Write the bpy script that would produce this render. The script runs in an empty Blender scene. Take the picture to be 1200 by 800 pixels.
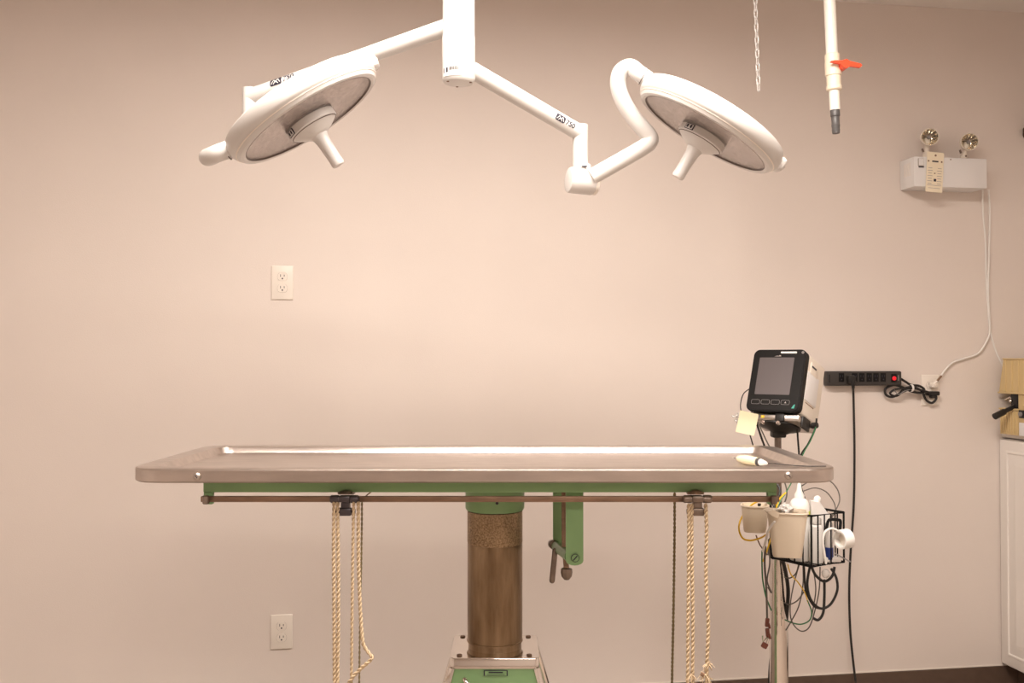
import bpy, bmesh, math, random
from mathutils import Vector, Matrix
random.seed(7)
S = bpy.context.scene
C = S.collection
PI = math.pi

# ------------------------------------------------------------------ camera
F = 1148.0                      # focal length in pixels of the 1200x800 frame
H = 1.32                        # eye height
A = math.radians(8.8)           # the camera looks this far to the right of the wall's normal
PT = math.atan(20/F)            # slight upward pitch
DP = 3.61*math.cos(A)           # distance to the back wall (plane y = 0)
cam = bpy.data.objects.new('camera', bpy.data.cameras.new('camera'))
C.objects.link(cam)
cam.location = (0, -DP, H)
cam.rotation_euler = (PI/2+PT, 0, -A)
cam.data.lens = 36*F/1200
cam.data.sensor_width = 36
cam.data.clip_start = 0.01
S.camera = cam

# ------------------------------------------------------------------ world, exposure
W = bpy.data.worlds.new('world'); S.world = W; W.use_nodes = True
W.node_tree.nodes['Background'].inputs['Color'].default_value = (1, .86, .74, 1)
W.node_tree.nodes['Background'].inputs['Strength'].default_value = 0.02
S.view_settings.view_transform = 'Standard'
S.view_settings.look = 'None'
S.view_settings.gamma = 1
S.view_settings.use_curve_mapping = False
S.view_settings.exposure = 0.0
PANEL = [36.0, 14.5]             # strength of the two rows of ceiling panels
PANEL_COL = (1, .895, .805)

# ------------------------------------------------------------------ frames
# level frame: X to the camera's right, Y forward (horizontal), Z up; room frame: back wall y = 0
def l2w(p):
    X, Y, Z = p
    return Vector((X*math.cos(A)+Y*math.sin(A), -DP-X*math.sin(A)+Y*math.cos(A), Z))
def ray(px, py):
    u = (px-600)/F; v = (400-py)/F
    return Vector((u, math.cos(PT)-v*math.sin(PT), math.sin(PT)+v*math.cos(PT)))
def lv(px, py, Y):              # pixel at a known distance -> level frame
    d = ray(px, py); s = Y/d.y
    return Vector((s*d.x, Y, H+s*d.z))
def lz(px, py, Z):              # pixel on a horizontal surface
    d = ray(px, py); s = (Z-H)/d.z
    return Vector((s*d.x, s*d.y, Z))
def wl(px, py, off=0.0):        # pixel on a plane parallel to the back wall -> room frame
    d = ray(px, py)
    dx = d.x*math.cos(A)+d.y*math.sin(A); dy = -d.x*math.sin(A)+d.y*math.cos(A)
    s = (DP-off)/dy
    return Vector((s*dx, -off, H+s*d.z))

# ------------------------------------------------------------------ materials
def mat(name, col, rough=.5, metal=0.0, noise=0.0, nscale=20, bump=0.0, bscale=80, coat=0.0, trans=0.0, col2=None, stretch=None, emit=0, ramp=(.32, .68), spec=None):
    m = bpy.data.materials.new(name); m.use_nodes = True
    nt = m.node_tree; b = nt.nodes['Principled BSDF']
    b.inputs['Base Color'].default_value = (*col, 1)
    b.inputs['Roughness'].default_value = rough
    b.inputs['Metallic'].default_value = metal
    if spec is not None: b.inputs['Specular IOR Level'].default_value = spec
    if coat: b.inputs['Coat Weight'].default_value = coat; b.inputs['Coat Roughness'].default_value = .08
    if trans: b.inputs['Transmission Weight'].default_value = trans
    if emit:
        b.inputs['Emission Color'].default_value = (*col, 1); b.inputs['Emission Strength'].default_value = emit
    tc = None
    if noise or bump:
        tc = nt.nodes.new('ShaderNodeTexCoord'); mp = nt.nodes.new('ShaderNodeMapping')
        nt.links.new(tc.outputs['Object'], mp.inputs['Vector'])
        if stretch: mp.inputs['Scale'].default_value = stretch
    if noise:
        n = nt.nodes.new('ShaderNodeTexNoise'); n.inputs['Scale'].default_value = nscale; n.inputs['Detail'].default_value = 5
        nt.links.new(mp.outputs['Vector'], n.inputs['Vector'])
        r = nt.nodes.new('ShaderNodeValToRGB')
        c2 = col2 or tuple(c*(1-noise) for c in col)
        r.color_ramp.elements[0].color = (*c2, 1); r.color_ramp.elements[0].position = ramp[0]
        r.color_ramp.elements[1].color = (*col, 1); r.color_ramp.elements[1].position = ramp[1]
        nt.links.new(n.outputs['Fac'], r.inputs['Fac']); nt.links.new(r.outputs['Color'], b.inputs['Base Color'])
    if bump:
        n2 = nt.nodes.new('ShaderNodeTexNoise'); n2.inputs['Scale'].default_value = bscale; n2.inputs['Detail'].default_value = 3
        nt.links.new(mp.outputs['Vector'], n2.inputs['Vector'])
        bp = nt.nodes.new('ShaderNodeBump'); bp.inputs['Strength'].default_value = bump; bp.inputs['Distance'].default_value = .002
        nt.links.new(n2.outputs['Fac'], bp.inputs['Height']); nt.links.new(bp.outputs['Normal'], b.inputs['Normal'])
    return m
M = dict(
    wall=mat('wall_paint', (.76, .685, .635), .6, noise=.03, nscale=3, bump=.25, bscale=260),
    ceil=mat('ceiling_paint', (.80, .76, .73), .8, bump=.3, bscale=200),
    floor=mat('floor_vinyl', (.42, .34, .28), .4, noise=.25, nscale=9),
    base=mat('baseboard_rubber', (.11, .070, .050), .45, noise=.15, nscale=30),
    lampw=mat('lamp_white_enamel', (.64, .62, .60), .32, coat=.15),
    lampseam=mat('lamp_seam_grey', (.42, .38, .35), .5),
    lens=mat('lamp_lens_prismatic', (.66, .58, .55), .15, metal=.6, noise=.45, nscale=120, bump=1.0, bscale=230, ramp=(.42, .60)),
    lensrim=mat('lens_gasket', (.10, .07, .06), .4),
    ink=mat('dark_ink', (.020, .018, .035), .5),
    inkred=mat('faint_red_ink', (.27, .13, .125), .6),
    inkgrey=mat('grey_ink', (.45, .40, .37), .6),
    brown=mat('brown_ink', (.22, .13, .08), .6),
    pvc=mat('pvc_white', (.86, .82, .75), .35),
    pvcy=mat('pvc_cream', (.84, .75, .60), .4),
    striph=mat('strip_charcoal', (.045, .040, .037), .45, spec=.3),
    red=mat('orange_red_plastic', (.85, .075, .02), .35),
    dkgrey=mat('dark_grey_plastic', (.09, .085, .085), .4),
    black=mat('black_plastic', (.022, .020, .019), .42, spec=.3),
    blackm=mat('black_matt', (.006, .006, .006), .6, spec=.2),
    bezel=mat('bezel_black', (.010, .009, .009), .5, bump=.1, spec=.2),
    screen=mat('screen_grey', (.135, .12, .125), .14, coat=.5),
    grey=mat('mid_grey', (.26, .24, .23), .4),
    steel=mat('brushed_steel', (.60, .55, .51), .30, metal=1, noise=.12, nscale=14, stretch=(1, 30, 30), bump=.08, bscale=60),
    apron=mat('worn_steel', (.60, .53, .485), .33, metal=1, noise=.16, nscale=7, stretch=(1.4, 6, 6), bump=.1, bscale=90),
    chrome=mat('chrome', (.78, .74, .70), .10, metal=1),
    dullsteel=mat('dull_steel', (.30, .24, .20), .38, metal=.9, noise=.3, nscale=40),
    rail=mat('brown_steel_rail', (.34, .22, .15), .45, metal=.6, noise=.3, nscale=24, stretch=(1, 4, 4)),
    cleat=mat('gunmetal', (.10, .09, .10), .32, metal=.8),
    green=mat('green_enamel', (.23, .40, .18), .38, noise=.12, nscale=12),
    bronze=mat('tarnished_column', (.35, .255, .16), .30, metal=.92, noise=.5, nscale=11, col2=(.19, .125, .07), stretch=(3, 3, .6), bump=.2, bscale=160),
    bronze2=mat('mottled_column', (.42, .31, .19), .42, metal=.8, noise=.6, nscale=260, col2=(.20, .135, .08), bump=.3, bscale=200),
    rope=mat('cotton_rope', (.60, .46, .30), .85, noise=.15, nscale=60),
    ropeo=mat('olive_shaded_rope', (.26, .20, .10), .85, noise=.2, nscale=60),  # darker rope tone; shade on the distant rope is put into this colour
    plate=mat('ivory_plate', (.82, .76, .69), .35),
    cabw=mat('cabinet_white', (.80, .76, .72), .35),
    tag=mat('cream_card', (.86, .77, .60), .7),
    emw=mat('emergency_white', (.80, .79, .79), .45),
    reflect=mat('mirror_reflector', (.85, .80, .70), .06, metal=1, bump=.6, bscale=70),
    beige=mat('beige_enamel', (.62, .47, .24), .45),
    bin=mat('cream_plastic', (.74, .64, .51), .4),
    white=mat('white_plastic', (.82, .80, .77), .4),
    mon=mat('monitor_cream', (.80, .73, .64), .45),
    note=mat('pale_yellow_paper', (.74, .67, .46), .8),
    paper=mat('white_paper', (.82, .79, .76), .9),
    ltgrey=mat('cable_grey', (.11, .095, .08), .45),
    cgreen=mat('cable_green', (.03, .17, .06), .4),
    cyel=mat('cable_yellow', (.80, .50, .03), .4),
    blue=mat('blue_plastic', (.012, .03, .16), .35),
    redcl=mat('red_brown_plastic', (.17, .045, .025), .4),
    lime=mat('lime_label', (.62, .75, .05), .6),
    led=mat('red_switch', (.70, .01, .02), .3, emit=.5),
    teal=mat('teal_print', (.05, .35, .28), .5),
    dkwood=mat('dark_wood', (.06, .03, .018), .5),
    trof=mat('fixture_white', (.75, .75, .75), .5),
    clear=mat('clear_plastic', (.85, .82, .78), .15, trans=.6),
)
def emis(name, s):
    m = bpy.data.materials.new(name); m.use_nodes = True
    nt = m.node_tree; nt.nodes.clear()
    e = nt.nodes.new('ShaderNodeEmission'); o = nt.nodes.new('ShaderNodeOutputMaterial')
    e.inputs['Color'].default_value = (*PANEL_COL, 1); e.inputs['Strength'].default_value = s
    nt.links.new(e.outputs[0], o.inputs[0]); return m

# ------------------------------------------------------------------ mesh helpers
def frame_z(d):
    d = Vector(d).normalized()
    up = Vector((0, 0, 1)) if abs(d.z) < .95 else Vector((1, 0, 0))
    x = up.cross(d).normalized(); y = d.cross(x)
    return Matrix((x, y, d)).transposed()
def smooth(pts, n=8, closed=False):
    P = [Vector(p) for p in pts]; out = []
    N = len(P)
    for i in range(N if closed else N-1):
        if closed: p0, p1, p2, p3 = P[i-1], P[i], P[(i+1) % N], P[(i+2) % N]
        else: p0, p1, p2, p3 = P[max(i-1, 0)], P[i], P[i+1], P[min(i+2, N-1)]
        for k in range(n):
            t = k/n
            out.append(.5*((2*p1)+(p2-p0)*t+(2*p0-5*p1+4*p2-p3)*t*t+(3*p1-p0-3*p2+p3)*t**3))
    if not closed: out.append(P[-1])
    return out
class MB:
    def __init__(self, xf=None):
        self.v = []; self.f = []; self.xf = xf
    def add(self, vs, fs):
        o = len(self.v)
        self.v += [Vector(v) for v in vs]; self.f += [tuple(i+o for i in f) for f in fs]
        return self
    def bm(self, b):
        b.verts.index_update()
        self.add([v.co.copy() for v in b.verts], [[v.index for v in f.verts] for f in b.faces]); b.free(); return self
    def box(self, c, s, bev=0.0, rot=None, seg=2):
        b = bmesh.new(); bmesh.ops.create_cube(b, size=1)
        for v in b.verts: v.co = Vector((v.co.x*s[0], v.co.y*s[1], v.co.z*s[2]))
        if bev: bmesh.ops.bevel(b, geom=list(b.edges), offset=bev, segments=seg, affect='EDGES', profile=.5)
        R = rot if rot is not None else Matrix.Identity(3)
        for v in b.verts: v.co = R @ v.co + Vector(c)
        return self.bm(b)
    def tube(self, pts, r, seg=8, closed=False, caps=True, round_end=False):
        P = [Vector(p) for p in pts]; N = len(P)
        rs = [r]*N if not isinstance(r, (list, tuple)) else list(r)
        if round_end and not closed:
            for end in (0, 1):
                d = (P[1]-P[0]).normalized() if end == 0 else (P[-1]-P[-2]).normalized()
                p = P[0] if end == 0 else P[-1]; rr = rs[0] if end == 0 else rs[-1]
                ex = []
                for k in (1, 2, 3):
                    a = k*PI/2/3.05
                    ex.append((p+d*(rr*math.sin(a))*(1 if end else -1), rr*math.cos(a)))
                if end: P += [e[0] for e in ex]; rs += [e[1] for e in ex]
                else: P = [e[0] for e in reversed(ex)]+P; rs = [e[1] for e in reversed(ex)]+rs
            N = len(P)
        T = []
        for i in range(N):
            a = P[i-1] if (i or closed) else P[i]; c = P[(i+1) % N] if (i < N-1 or closed) else P[i]
            t = c-a
            T.append(t.normalized() if t.length > 1e-9 else Vector((0, 0, 1)))
        n = frame_z(T[0]).col[0].copy(); vs = []
        for i in range(N):
            n = n-T[i]*n.dot(T[i])
            n = n.normalized() if n.length > 1e-6 else frame_z(T[i]).col[0].copy()
            b = T[i].cross(n)
            for k in range(seg):
                a = 2*PI*k/seg
                vs.append(P[i]+(n*math.cos(a)+b*math.sin(a))*rs[i])
        fs = []
        for i in range(N if closed else N-1):
            j = (i+1) % N
            for k in range(seg):
                l = (k+1) % seg
                fs.append((i*seg+k, i*seg+l, j*seg+l, j*seg+k))
        if caps and not closed:
            fs.append(tuple(reversed(range(seg)))); fs.append(tuple((N-1)*seg+k for k in range(seg)))
        return self.add(vs, fs)
    def lathe(self, prof, o=(0, 0, 0), d=(0, 0, 1), seg=24, R=None, caps=True):
        R = R if R is not None else frame_z(d); o = Vector(o); vs = []; fs = []; rows = []
        for r, z in prof:
            if r < 1e-6:
                rows.append([len(vs)]*seg); vs.append(o+R @ Vector((0, 0, z)))
            else:
                rows.append(list(range(len(vs), len(vs)+seg)))
                for k in range(seg):
                    a = 2*PI*k/seg; vs.append(o+R @ Vector((r*math.cos(a), r*math.sin(a), z)))
        for i in range(len(rows)-1):
            for k in range(seg):
                l = (k+1) % seg
                q = [rows[i][k], rows[i][l], rows[i+1][l], rows[i+1][k]]
                u = []
                for x in q:
                    if x not in u: u.append(x)
                if len(u) > 2: fs.append(tuple(u))
        if caps and prof[0][0] > 1e-6: fs.append(tuple(reversed(rows[0])))
        if caps and prof[-1][0] > 1e-6: fs.append(tuple(rows[-1]))
        return self.add(vs, fs)
    def cyl(self, a, b, r, seg=20, bev=0.0, r2=None):
        a = Vector(a); b = Vector(b); L = (b-a).length; r2 = r if r2 is None else r2
        e = min(bev, r*.9, r2*.9)
        prof = [(r-e, 0), (r, e), (r2, L-e), (r2-e, L)] if e else [(r, 0), (r2, L)]
        return self.lathe(prof, a, b-a, seg)
    def ring(self, prof, o=(0, 0, 0), R=None, seg=24):     # closed profile swept round
        R = R if R is not None else Matrix.Identity(3); o = Vector(o); n = len(prof); vs = []; fs = []
        for k in range(seg):
            a = 2*PI*k/seg
            for r, z in prof: vs.append(o+R @ Vector((r*math.cos(a), r*math.sin(a), z)))
        for k in range(seg):
            l = (k+1) % seg
            for i in range(n):
                j = (i+1) % n
                fs.append((k*n+i, l*n+i, l*n+j, k*n+j))
        return self.add(vs, fs)
    def sphere(self, c, r, sc=(1, 1, 1), seg=16, rot=None):
        b = bmesh.new(); bmesh.ops.create_uvsphere(b, u_segments=seg, v_segments=seg//2+1, radius=r)
        R = rot if rot is not None else Matrix.Identity(3)
        for v in b.verts: v.co = R @ Vector((v.co.x*sc[0], v.co.y*sc[1], v.co.z*sc[2]))+Vector(c)
        return self.bm(b)
    def prism(self, outline, h0, h1, R=None, o=(0, 0, 0)):  # outline in local xy, extruded along local z
        R = R if R is not None else Matrix.Identity(3); o = Vector(o); n = len(outline)
        vs = [o+R @ Vector((x, y, h0)) for x, y in outline]+[o+R @ Vector((x, y, h1)) for x, y in outline]
        fs = [tuple(reversed(range(n))), tuple(range(n, 2*n))]
        fs += [(i, (i+1) % n, n+(i+1) % n, n+i) for i in range(n)]
        return self.add(vs, fs)
    def mesh(self, name, m, sub, ang=40):
        vs = [(self.xf @ v if self.xf else v) for v in self.v]
        me = bpy.data.meshes.new(name)
        me.from_pydata([v-sub for v in vs], [], self.f); me.update()
        b = bmesh.new(); b.from_mesh(me); bmesh.ops.recalc_face_normals(b, faces=b.faces); b.to_mesh(me); b.free()
        me.polygons.foreach_set('use_smooth', [True]*len(me.polygons)); me.set_sharp_from_angle(angle=math.radians(ang))
        me.materials.append(M[m] if isinstance(m, str) else m)
        return me
RXZ = Matrix(((1, 0, 0), (0, 0, -1), (0, 1, 0)))     # outline xy -> world x,z ; local +z -> -y (towards the room)
def rrect(w, h, r, n=5, cx=0, cy=0):
    out = []
    for (sx, sy, a0) in ((1, 1, 0), (-1, 1, 90), (-1, -1, 180), (1, -1, 270)):
        for k in range(n+1):
            a = math.radians(a0+90*k/n)
            out.append((cx+sx*(w/2-r)+r*math.cos(a), cy+sy*(h/2-r)+r*math.sin(a)))
    return out

# ------------------------------------------------------------------ scene helpers
def meta(o, label=None, cat=None, group=None, kind=None):
    if label: o['label'] = label
    if cat: o['category'] = cat
    if group: o['group'] = group
    if kind: o['kind'] = kind
class Thing:                    # an Empty at the base; parts are given in the thing's own frame ('L' level / 'W' room)
    def __init__(self, name, label, cat, origin, fr='L', group=None, kind=None):
        self.o = Vector(origin); self.fr = fr
        e = bpy.data.objects.new(name, None); C.objects.link(e); e.empty_display_size = .05
        e.location = l2w(self.o) if fr == 'L' else self.o
        e.rotation_euler = (0, 0, -A if fr == 'L' else 0)
        meta(e, label, cat, group, kind); self.e = e
    def part(self, name, mb, m, parent=None, label=None, ang=40, kind=None):
        o = bpy.data.objects.new(name, mb.mesh(name, m, self.o, ang)); C.objects.link(o)
        o.parent = parent or self.e
        meta(o, label, kind=kind); return o
def single(name, mb, m, label, cat, origin, fr='L', group=None, ang=40, kind=None):
    og = Vector(origin)
    o = bpy.data.objects.new(name, mb.mesh(name, m, og, ang)); C.objects.link(o)
    o.location = l2w(og) if fr == 'L' else og
    o.rotation_euler = (0, 0, -A if fr == 'L' else 0)
    meta(o, label, cat, group, kind); return o
def struct(name, mb, m, ang=40):
    o = bpy.data.objects.new(name, mb.mesh(name, m, Vector((0, 0, 0)), ang)); C.objects.link(o); o['kind'] = 'structure'; return o
def text_flat(body, size, bold=True):
    cu = bpy.data.curves.new('t', 'FONT'); cu.body = body; cu.size = size; cu.align_x = 'LEFT'; cu.resolution_u = 3
    if bold: cu.offset = size*.025
    ob = bpy.data.objects.new('t', cu); C.objects.link(ob)
    dg = bpy.context.evaluated_depsgraph_get(); me = bpy.data.meshes.new_from_object(ob.evaluated_get(dg))
    vs = [v.co.copy() for v in me.vertices]; fs = [tuple(p.vertices) for p in me.polygons]
    bpy.data.objects.remove(ob); bpy.data.curves.remove(cu); bpy.data.meshes.remove(me)
    return vs, fs

# ================================================================== THE ROOM
XL, XR, YF, ZC = -2.3, 3.13, -6.6, 2.715
struct('wall_back', MB().box(((XL+XR)/2, .05, ZC/2), (XR-XL+.2, .1, ZC)), 'wall')
struct('wall_left', MB().box((XL-.05, YF/2, ZC/2), (.1, -YF, ZC)), 'wall')
struct('wall_right', MB().box((XR+.05, YF/2, ZC/2), (.1, -YF, ZC)), 'wall')
struct('wall_front', MB().box(((XL+XR)/2, YF-.05, ZC/2), (XR-XL+.2, .1, ZC)), 'wall')
struct('floor', MB().box(((XL+XR)/2, YF/2, -.05), (XR-XL+.2, -YF+.2, .1)), 'floor')
struct('ceiling', MB().box(((XL+XR)/2, YF/2, ZC+.05), (XR-XL+.2, -YF+.2, .1)), 'ceil')
# rubber base: a flat strip with a small cove foot
struct('baseboard_back', MB().prism([(0, .0), (-.022, 0), (-.010, .012), (-.006, .03), (-.006, .100), (-.003, .103), (0, .103)],
       XL, XR, R=Matrix(((0, 0, 1), (1, 0, 0), (0, 1, 0)))), 'base')
struct('trim_1', MB().box(((XL+XR)/2, -.002, .1055), (XR-XL, .004, .005)), 'plate')

# ceiling panels (two rows of two, out of the frame above and behind the camera)
def ceiling_panel(X, Y, w, d, s, label):
    c = Vector((X, Y, ZC)); t = Thing('ceiling_light', label, 'light', c, 'L', 'ceiling light panels')
    fr = MB()
    for sx in (-1, 1): fr.box(c+Vector((sx*(w/2+.012), 0, -.02)), (.024, d+.048, .04), .004)
    for sy in (-1, 1): fr.box(c+Vector((0, sy*(d/2+.012), -.02)), (w, .024, .04), .004)
    t.part('frame', fr, 'trof')
    t.part('diffuser', MB().box(c+Vector((0, 0, -.015)), (w, d, .01)), emis('panel_light', s))
for sx, side in ((-1, 'the bare side wall'), (1, 'the corner cabinet')):
    ceiling_panel(sx*.45+.14, 1.60, .86, .58, PANEL[0], 'flat ceiling light panel over the table front, towards '+side)
    ceiling_panel(sx*.62+1.05, -.9, 1.18, .58, PANEL[1], 'flat ceiling light panel near the rear wall, towards '+side)

# ================================================================== TABLE
TX, TF, TB, TZ = -.059, 2.05, 2.61, 1.09
TC = Vector((TX, (TF+TB)/2, 0))
TL, TD = 1.50, TB-TF
t = Thing('surgery_table', 'stainless steel surgery table with green enamel frame on a single thick column', 'table', TC)
def ringloop(inset, z, r, n=6):
    return [Vector((TC.x+x, TC.y+y, z)) for x, y in rrect(TL-2*inset, TD-2*inset, max(r, .004), n)]
def loft(loops, mb, cap0=True, cap1=True):
    n = len(loops[0]); vs = [p for l in loops for p in l]; fs = []
    for i in range(len(loops)-1):
        for k in range(n):
            l = (k+1) % n; fs.append((i*n+k, i*n+l, (i+1)*n+l, (i+1)*n+k))
    if cap0: fs.append(tuple(reversed(range(n))))
    if cap1: fs.append(tuple((len(loops)-1)*n+k for k in range(n)))
    return mb.add(vs, fs)
top = MB()
loft([ringloop(.030, TZ-.030, .05), ringloop(.004, TZ-.030, .066), ringloop(0, TZ-.027, .07), ringloop(0, TZ-.004, .07), ringloop(.0015, TZ-.001, .0685),
      ringloop(.004, TZ, .066), ringloop(.043, TZ, .040), ringloop(.0445, TZ-.0010, .039), ringloop(.0535, TZ-.0150, .031), ringloop(.0565, TZ-.0165, .028)], top)
ttop = t.part('table_top', top, 'apron', label='dished stainless tray top with raised rim', ang=25)
for px, py in ((231, 558), (924, 557)):
    p = lv(px, py, TF)
    b = t.part('bolt', MB().lathe([(.0085, 0), (.0082, .002), (.0062, .005), (.003, .0062), (0, .0064)], p, (0, -1, 0), 16), 'steel', ttop)
    t.part('bolt_slot', MB().box(p+Vector((0, -.0063, 0)), (.0075, .001, .0016), rot=Matrix.Rotation(.9, 3, 'Y')), 'ink', ttop)
p = lz(214, 541, TZ-.0165)
t.part('drain_fitting', MB().lathe([(.011, -.004), (.011, .003), (.008, .004), (.006, .003), (0, .001)], p, (0, 0, 1), 16), 'chrome', ttop)
# green frame: long rails front and rear, end posts, cross bars
ZF1, ZF0 = TZ-.030, lv(600, 575.5, 2.12).z
fx0, fx1 = lv(241, 570, 2.12).x, lv(908, 570, 2.12).x
for Y in (2.12, 2.54):
    t.part('frame_rail', MB().box(((fx0+fx1)/2, Y, (ZF0+ZF1)/2), (fx1-fx0, .035, ZF1-ZF0), .002), 'green')
for X in (fx0+.009, fx1-.009):
    t.part('frame_cross_bar', MB().box((X, 2.33, (ZF0+ZF1)/2-.001), (.018, .385, ZF1-ZF0-.004), .002), 'green')
    for Y in (2.115, 2.545):
        t.part('rail_post', MB().box((X, Y, (ZF0+1.010)/2), (.019, .016, ZF0-1.010+.006), .002), 'green')
for Y in (2.115, 2.545):
    z = (lv(600, 580.5, Y).z+lv(600, 587.5, Y).z)/2 if Y < 2.3 else 1.017
    r = t.part('accessory_rail', MB().box(((fx0+fx1)/2, Y-.006, z), (fx1-fx0+.012, .009, .0125), .0015), 'rail')
    if Y < 2.3:
        for X in (fx0+.008, fx1-.008):
            t.part('rail_bolt', MB().cyl((X, Y-.018, z-.009), (X, Y-.018, z+.009), .0075, 8, .0015), 'dullsteel', r)
RZ = z
# column
CX, CY = lv(580, 650, 2.33).x, 2.33
def zc(py, Y=2.265): return lv(580, py, Y).z
z_plate = lv(580, 771, 2.235).z
t.part('column_collar', MB().lathe([(.060, zc(566)), (.070, zc(568)), (.070, zc(599.5)), (.067, zc(602)), (.0655, zc(602))], (CX, CY, 0), (0, 0, 1), 40), 'green')
t.part('collar_screw', MB().cyl((CX+.006, CY-.072, zc(589)), (CX+.006, CY-.066, zc(589)), .0035, 10), 'ink')
t.part('column_upper', MB().lathe([(.0655, zc(603)), (.0655, zc(640)), (.0645, zc(641.5)), (.0645, zc(642))], (CX, CY, 0), (0, 0, 1), 40), 'bronze2', label='mottled rusty upper sleeve of the column')
t.part('column_lower', MB().lathe([(.0652, zc(642)), (.0652, z_plate+.018), (.0665, z_plate+.017), (.0665, z_plate+.014), (.063, z_plate+.013), (.063, z_plate)], (CX, CY, 0), (0, 0, 1), 40), 'bronze', label='tarnished brown lower column')
# base
def sq(w, d, z, r): return [Vector((CX+x, CY+y, z)) for x, y in rrect(w, d, r, 4)]
pw, pd = .205, .190
t.part('base_cap', loft([sq(pw, pd, z_plate-.024, .012), sq(pw, pd, z_plate-.003, .012), sq(pw-.004, pd-.004, z_plate, .011)], MB()), 'chrome', label='polished chrome cap plate')
for sx in (-1, 1):
    for sy in (-1, 1):
        t.part('cap_screw', MB().cyl((CX+sx*.080, CY+sy*.075, z_plate), (CX+sx*.080, CY+sy*.075, z_plate+.003), .0065, 10, .001), 'brown')
zb = [z_plate-.024, .52, .34, .05]
wb = [.192, .245, .33, .40]
body = t.part('base_body', loft([sq(w, w*.96, z, .008) for w, z in zip(wb, zb)], MB()), 'green')
for sx in (-1, 1):
    for sy in (-1, 1):
        t.part('corner_trim', MB().tube([(CX+sx*w/2, CY+sy*w*.48, z) for w, z in zip(wb, zb)], .0085, 8), 'chrome', body)
t.part('base_foot', loft([sq(.50, .48, 0, .02), sq(.50, .48, .045, .02), sq(.46, .44, .055, .02)], MB()), 'dullsteel')
def base_front(px, py):         # a point on the sloping front of the base
    d = ray(px, py); z1, z2 = zb[0], zb[1]; y1, y2 = CY-wb[0]*.48, CY-wb[1]*.48
    k = (y2-y1)/(z2-z1)
    s = (y1+k*(H-z1))/(d.y-k*d.z)
    return Vector((s*d.x, s*d.y, H+s*d.z))
p0, p1 = base_front(567, 784.5), base_front(595, 791.5)
fr_ = Matrix(((1, 0, 0), (0, .15, -1), (0, 1, .15)))
pl = t.part('nameplate', MB().box((p0+p1)/2+Vector((0, -.002, 0)), (p1.x-p0.x, .003, abs(p0.z-p1.z)), .0008, rot=Matrix.Rotation(-.17, 3, 'X')), 'ink')
t.part('plate_face', MB().box((p0+p1)/2+Vector((0, -.0038, 0)), ((p1.x-p0.x)*.9, .001, abs(p0.z-p1.z)*.8), rot=Matrix.Rotation(-.17, 3, 'X')), 'green', pl)
for i, (w, dz) in enumerate(((.6, .0022), (.75, -.0022))):
    t.part('plate_lettering', MB().box((p0+p1)/2+Vector((0, -.0045, dz)), ((p1.x-p0.x)*w, .001, .0026 if i == 0 else .0010)), 'ink', pl)
p = base_front(545, 795); q = base_front(556, 806)
t.part('lever', MB().tube(smooth([p+Vector((0, -.004, 0)), p+Vector((.001, -.018, .002)), q+Vector((0, -.03, 0)), q+Vector((.03, -.05, -.03))]), .005, 10, round_end=True), 'chrome')
t.part('pedal', MB().box((CX-.12, CY-.33, .10), (.09, .16, .012), .004).tube([(CX-.12, CY-.27, .10), (CX-.12, CY-.18, .11)], .011), 'dullsteel')

# crank bracket under the top (a tilting screw between two green cheeks)
YB, YR = 2.15, 2.38
a0, a1 = lv(663, 577, YB), lv(683.5, 662, YB); wq = a1.x-a0.x
def cheek(x0, x1, zt, zbm, Y, th):
    r = (x1-x0)/2; out = [(x0, zt), (x1, zt)]
    for k in range(9):
        a = -PI*k/8; out.append(((x0+x1)/2+r*math.cos(a), zbm+r*.55+r*.55*math.sin(a)))
    return MB().prism(out, -th/2, th/2, R=RXZ, o=(0, Y, 0))
br = t.part('crank_bracket_plate', cheek(a0.x, a1.x, ZF0+.004, a1.z, YB, .008), 'green')
b0, b1 = lv(648, 577, YR), lv(672, 641, YR)
t.part('crank_bracket_plate', cheek(b0.x, b1.x, ZF0+.004, b1.z, YR, .008), 'green')
p = lv(674, 653.5, YB-.006)
t.part('pivot_screw', MB().lathe([(.0078, 0), (.0078, .002), (.0068, .003), (0, .003)], p, (0, -1, 0), 18), 'green', br)
t.part('screw_slot', MB().box(p+Vector((0, -.0034, 0)), (.0135, .001, .0022), rot=Matrix.Rotation(-.85, 3, 'Y')), 'ink', br)
t.part('screw_edge', MB().ring([(.0078, .0005), (.0090, .0005), (.0090, .0016), (.0078, .0016)], p, RXZ, 18), 'ink', br)
t.part('pivot_roller', MB().cyl(lv(651, 639, YR), lv(668, 652, YB+.004), .0125, 16), 'green')
t.part('roller_end', MB().cyl(lv(648.5, 638, YR-.02), lv(647, 637, YR+.02), .011, 12, .002), 'dullsteel')
t.part('crank_rod', MB().tube([lv(661, 574, 2.26), lv(661.5, 640, 2.24), lv(664, 668, 2.23)], .0062, 12), 'rail')
t.part('rod_tip', MB().lathe([(.006, .006), (.0125, .004), (.0135, -.004), (.0115, -.014), (.006, -.021), (0, -.022)], lv(664, 668, 2.23), (0, 0, 1), 8), 'dullsteel', ang=20)
t.part('crank_lever', MB().tube([lv(650.5, 645, 2.30), lv(649.5, 655, 2.30), lv(647, 680, 2.29)], .0066, 12, round_end=True), 'dullsteel')
t.part('wire', MB().tube(smooth([lv(424, 586, 2.16), lv(430, 580, 2.17), lv(438, 574, 2.18)]), .0014, 6), 'rail')

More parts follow.
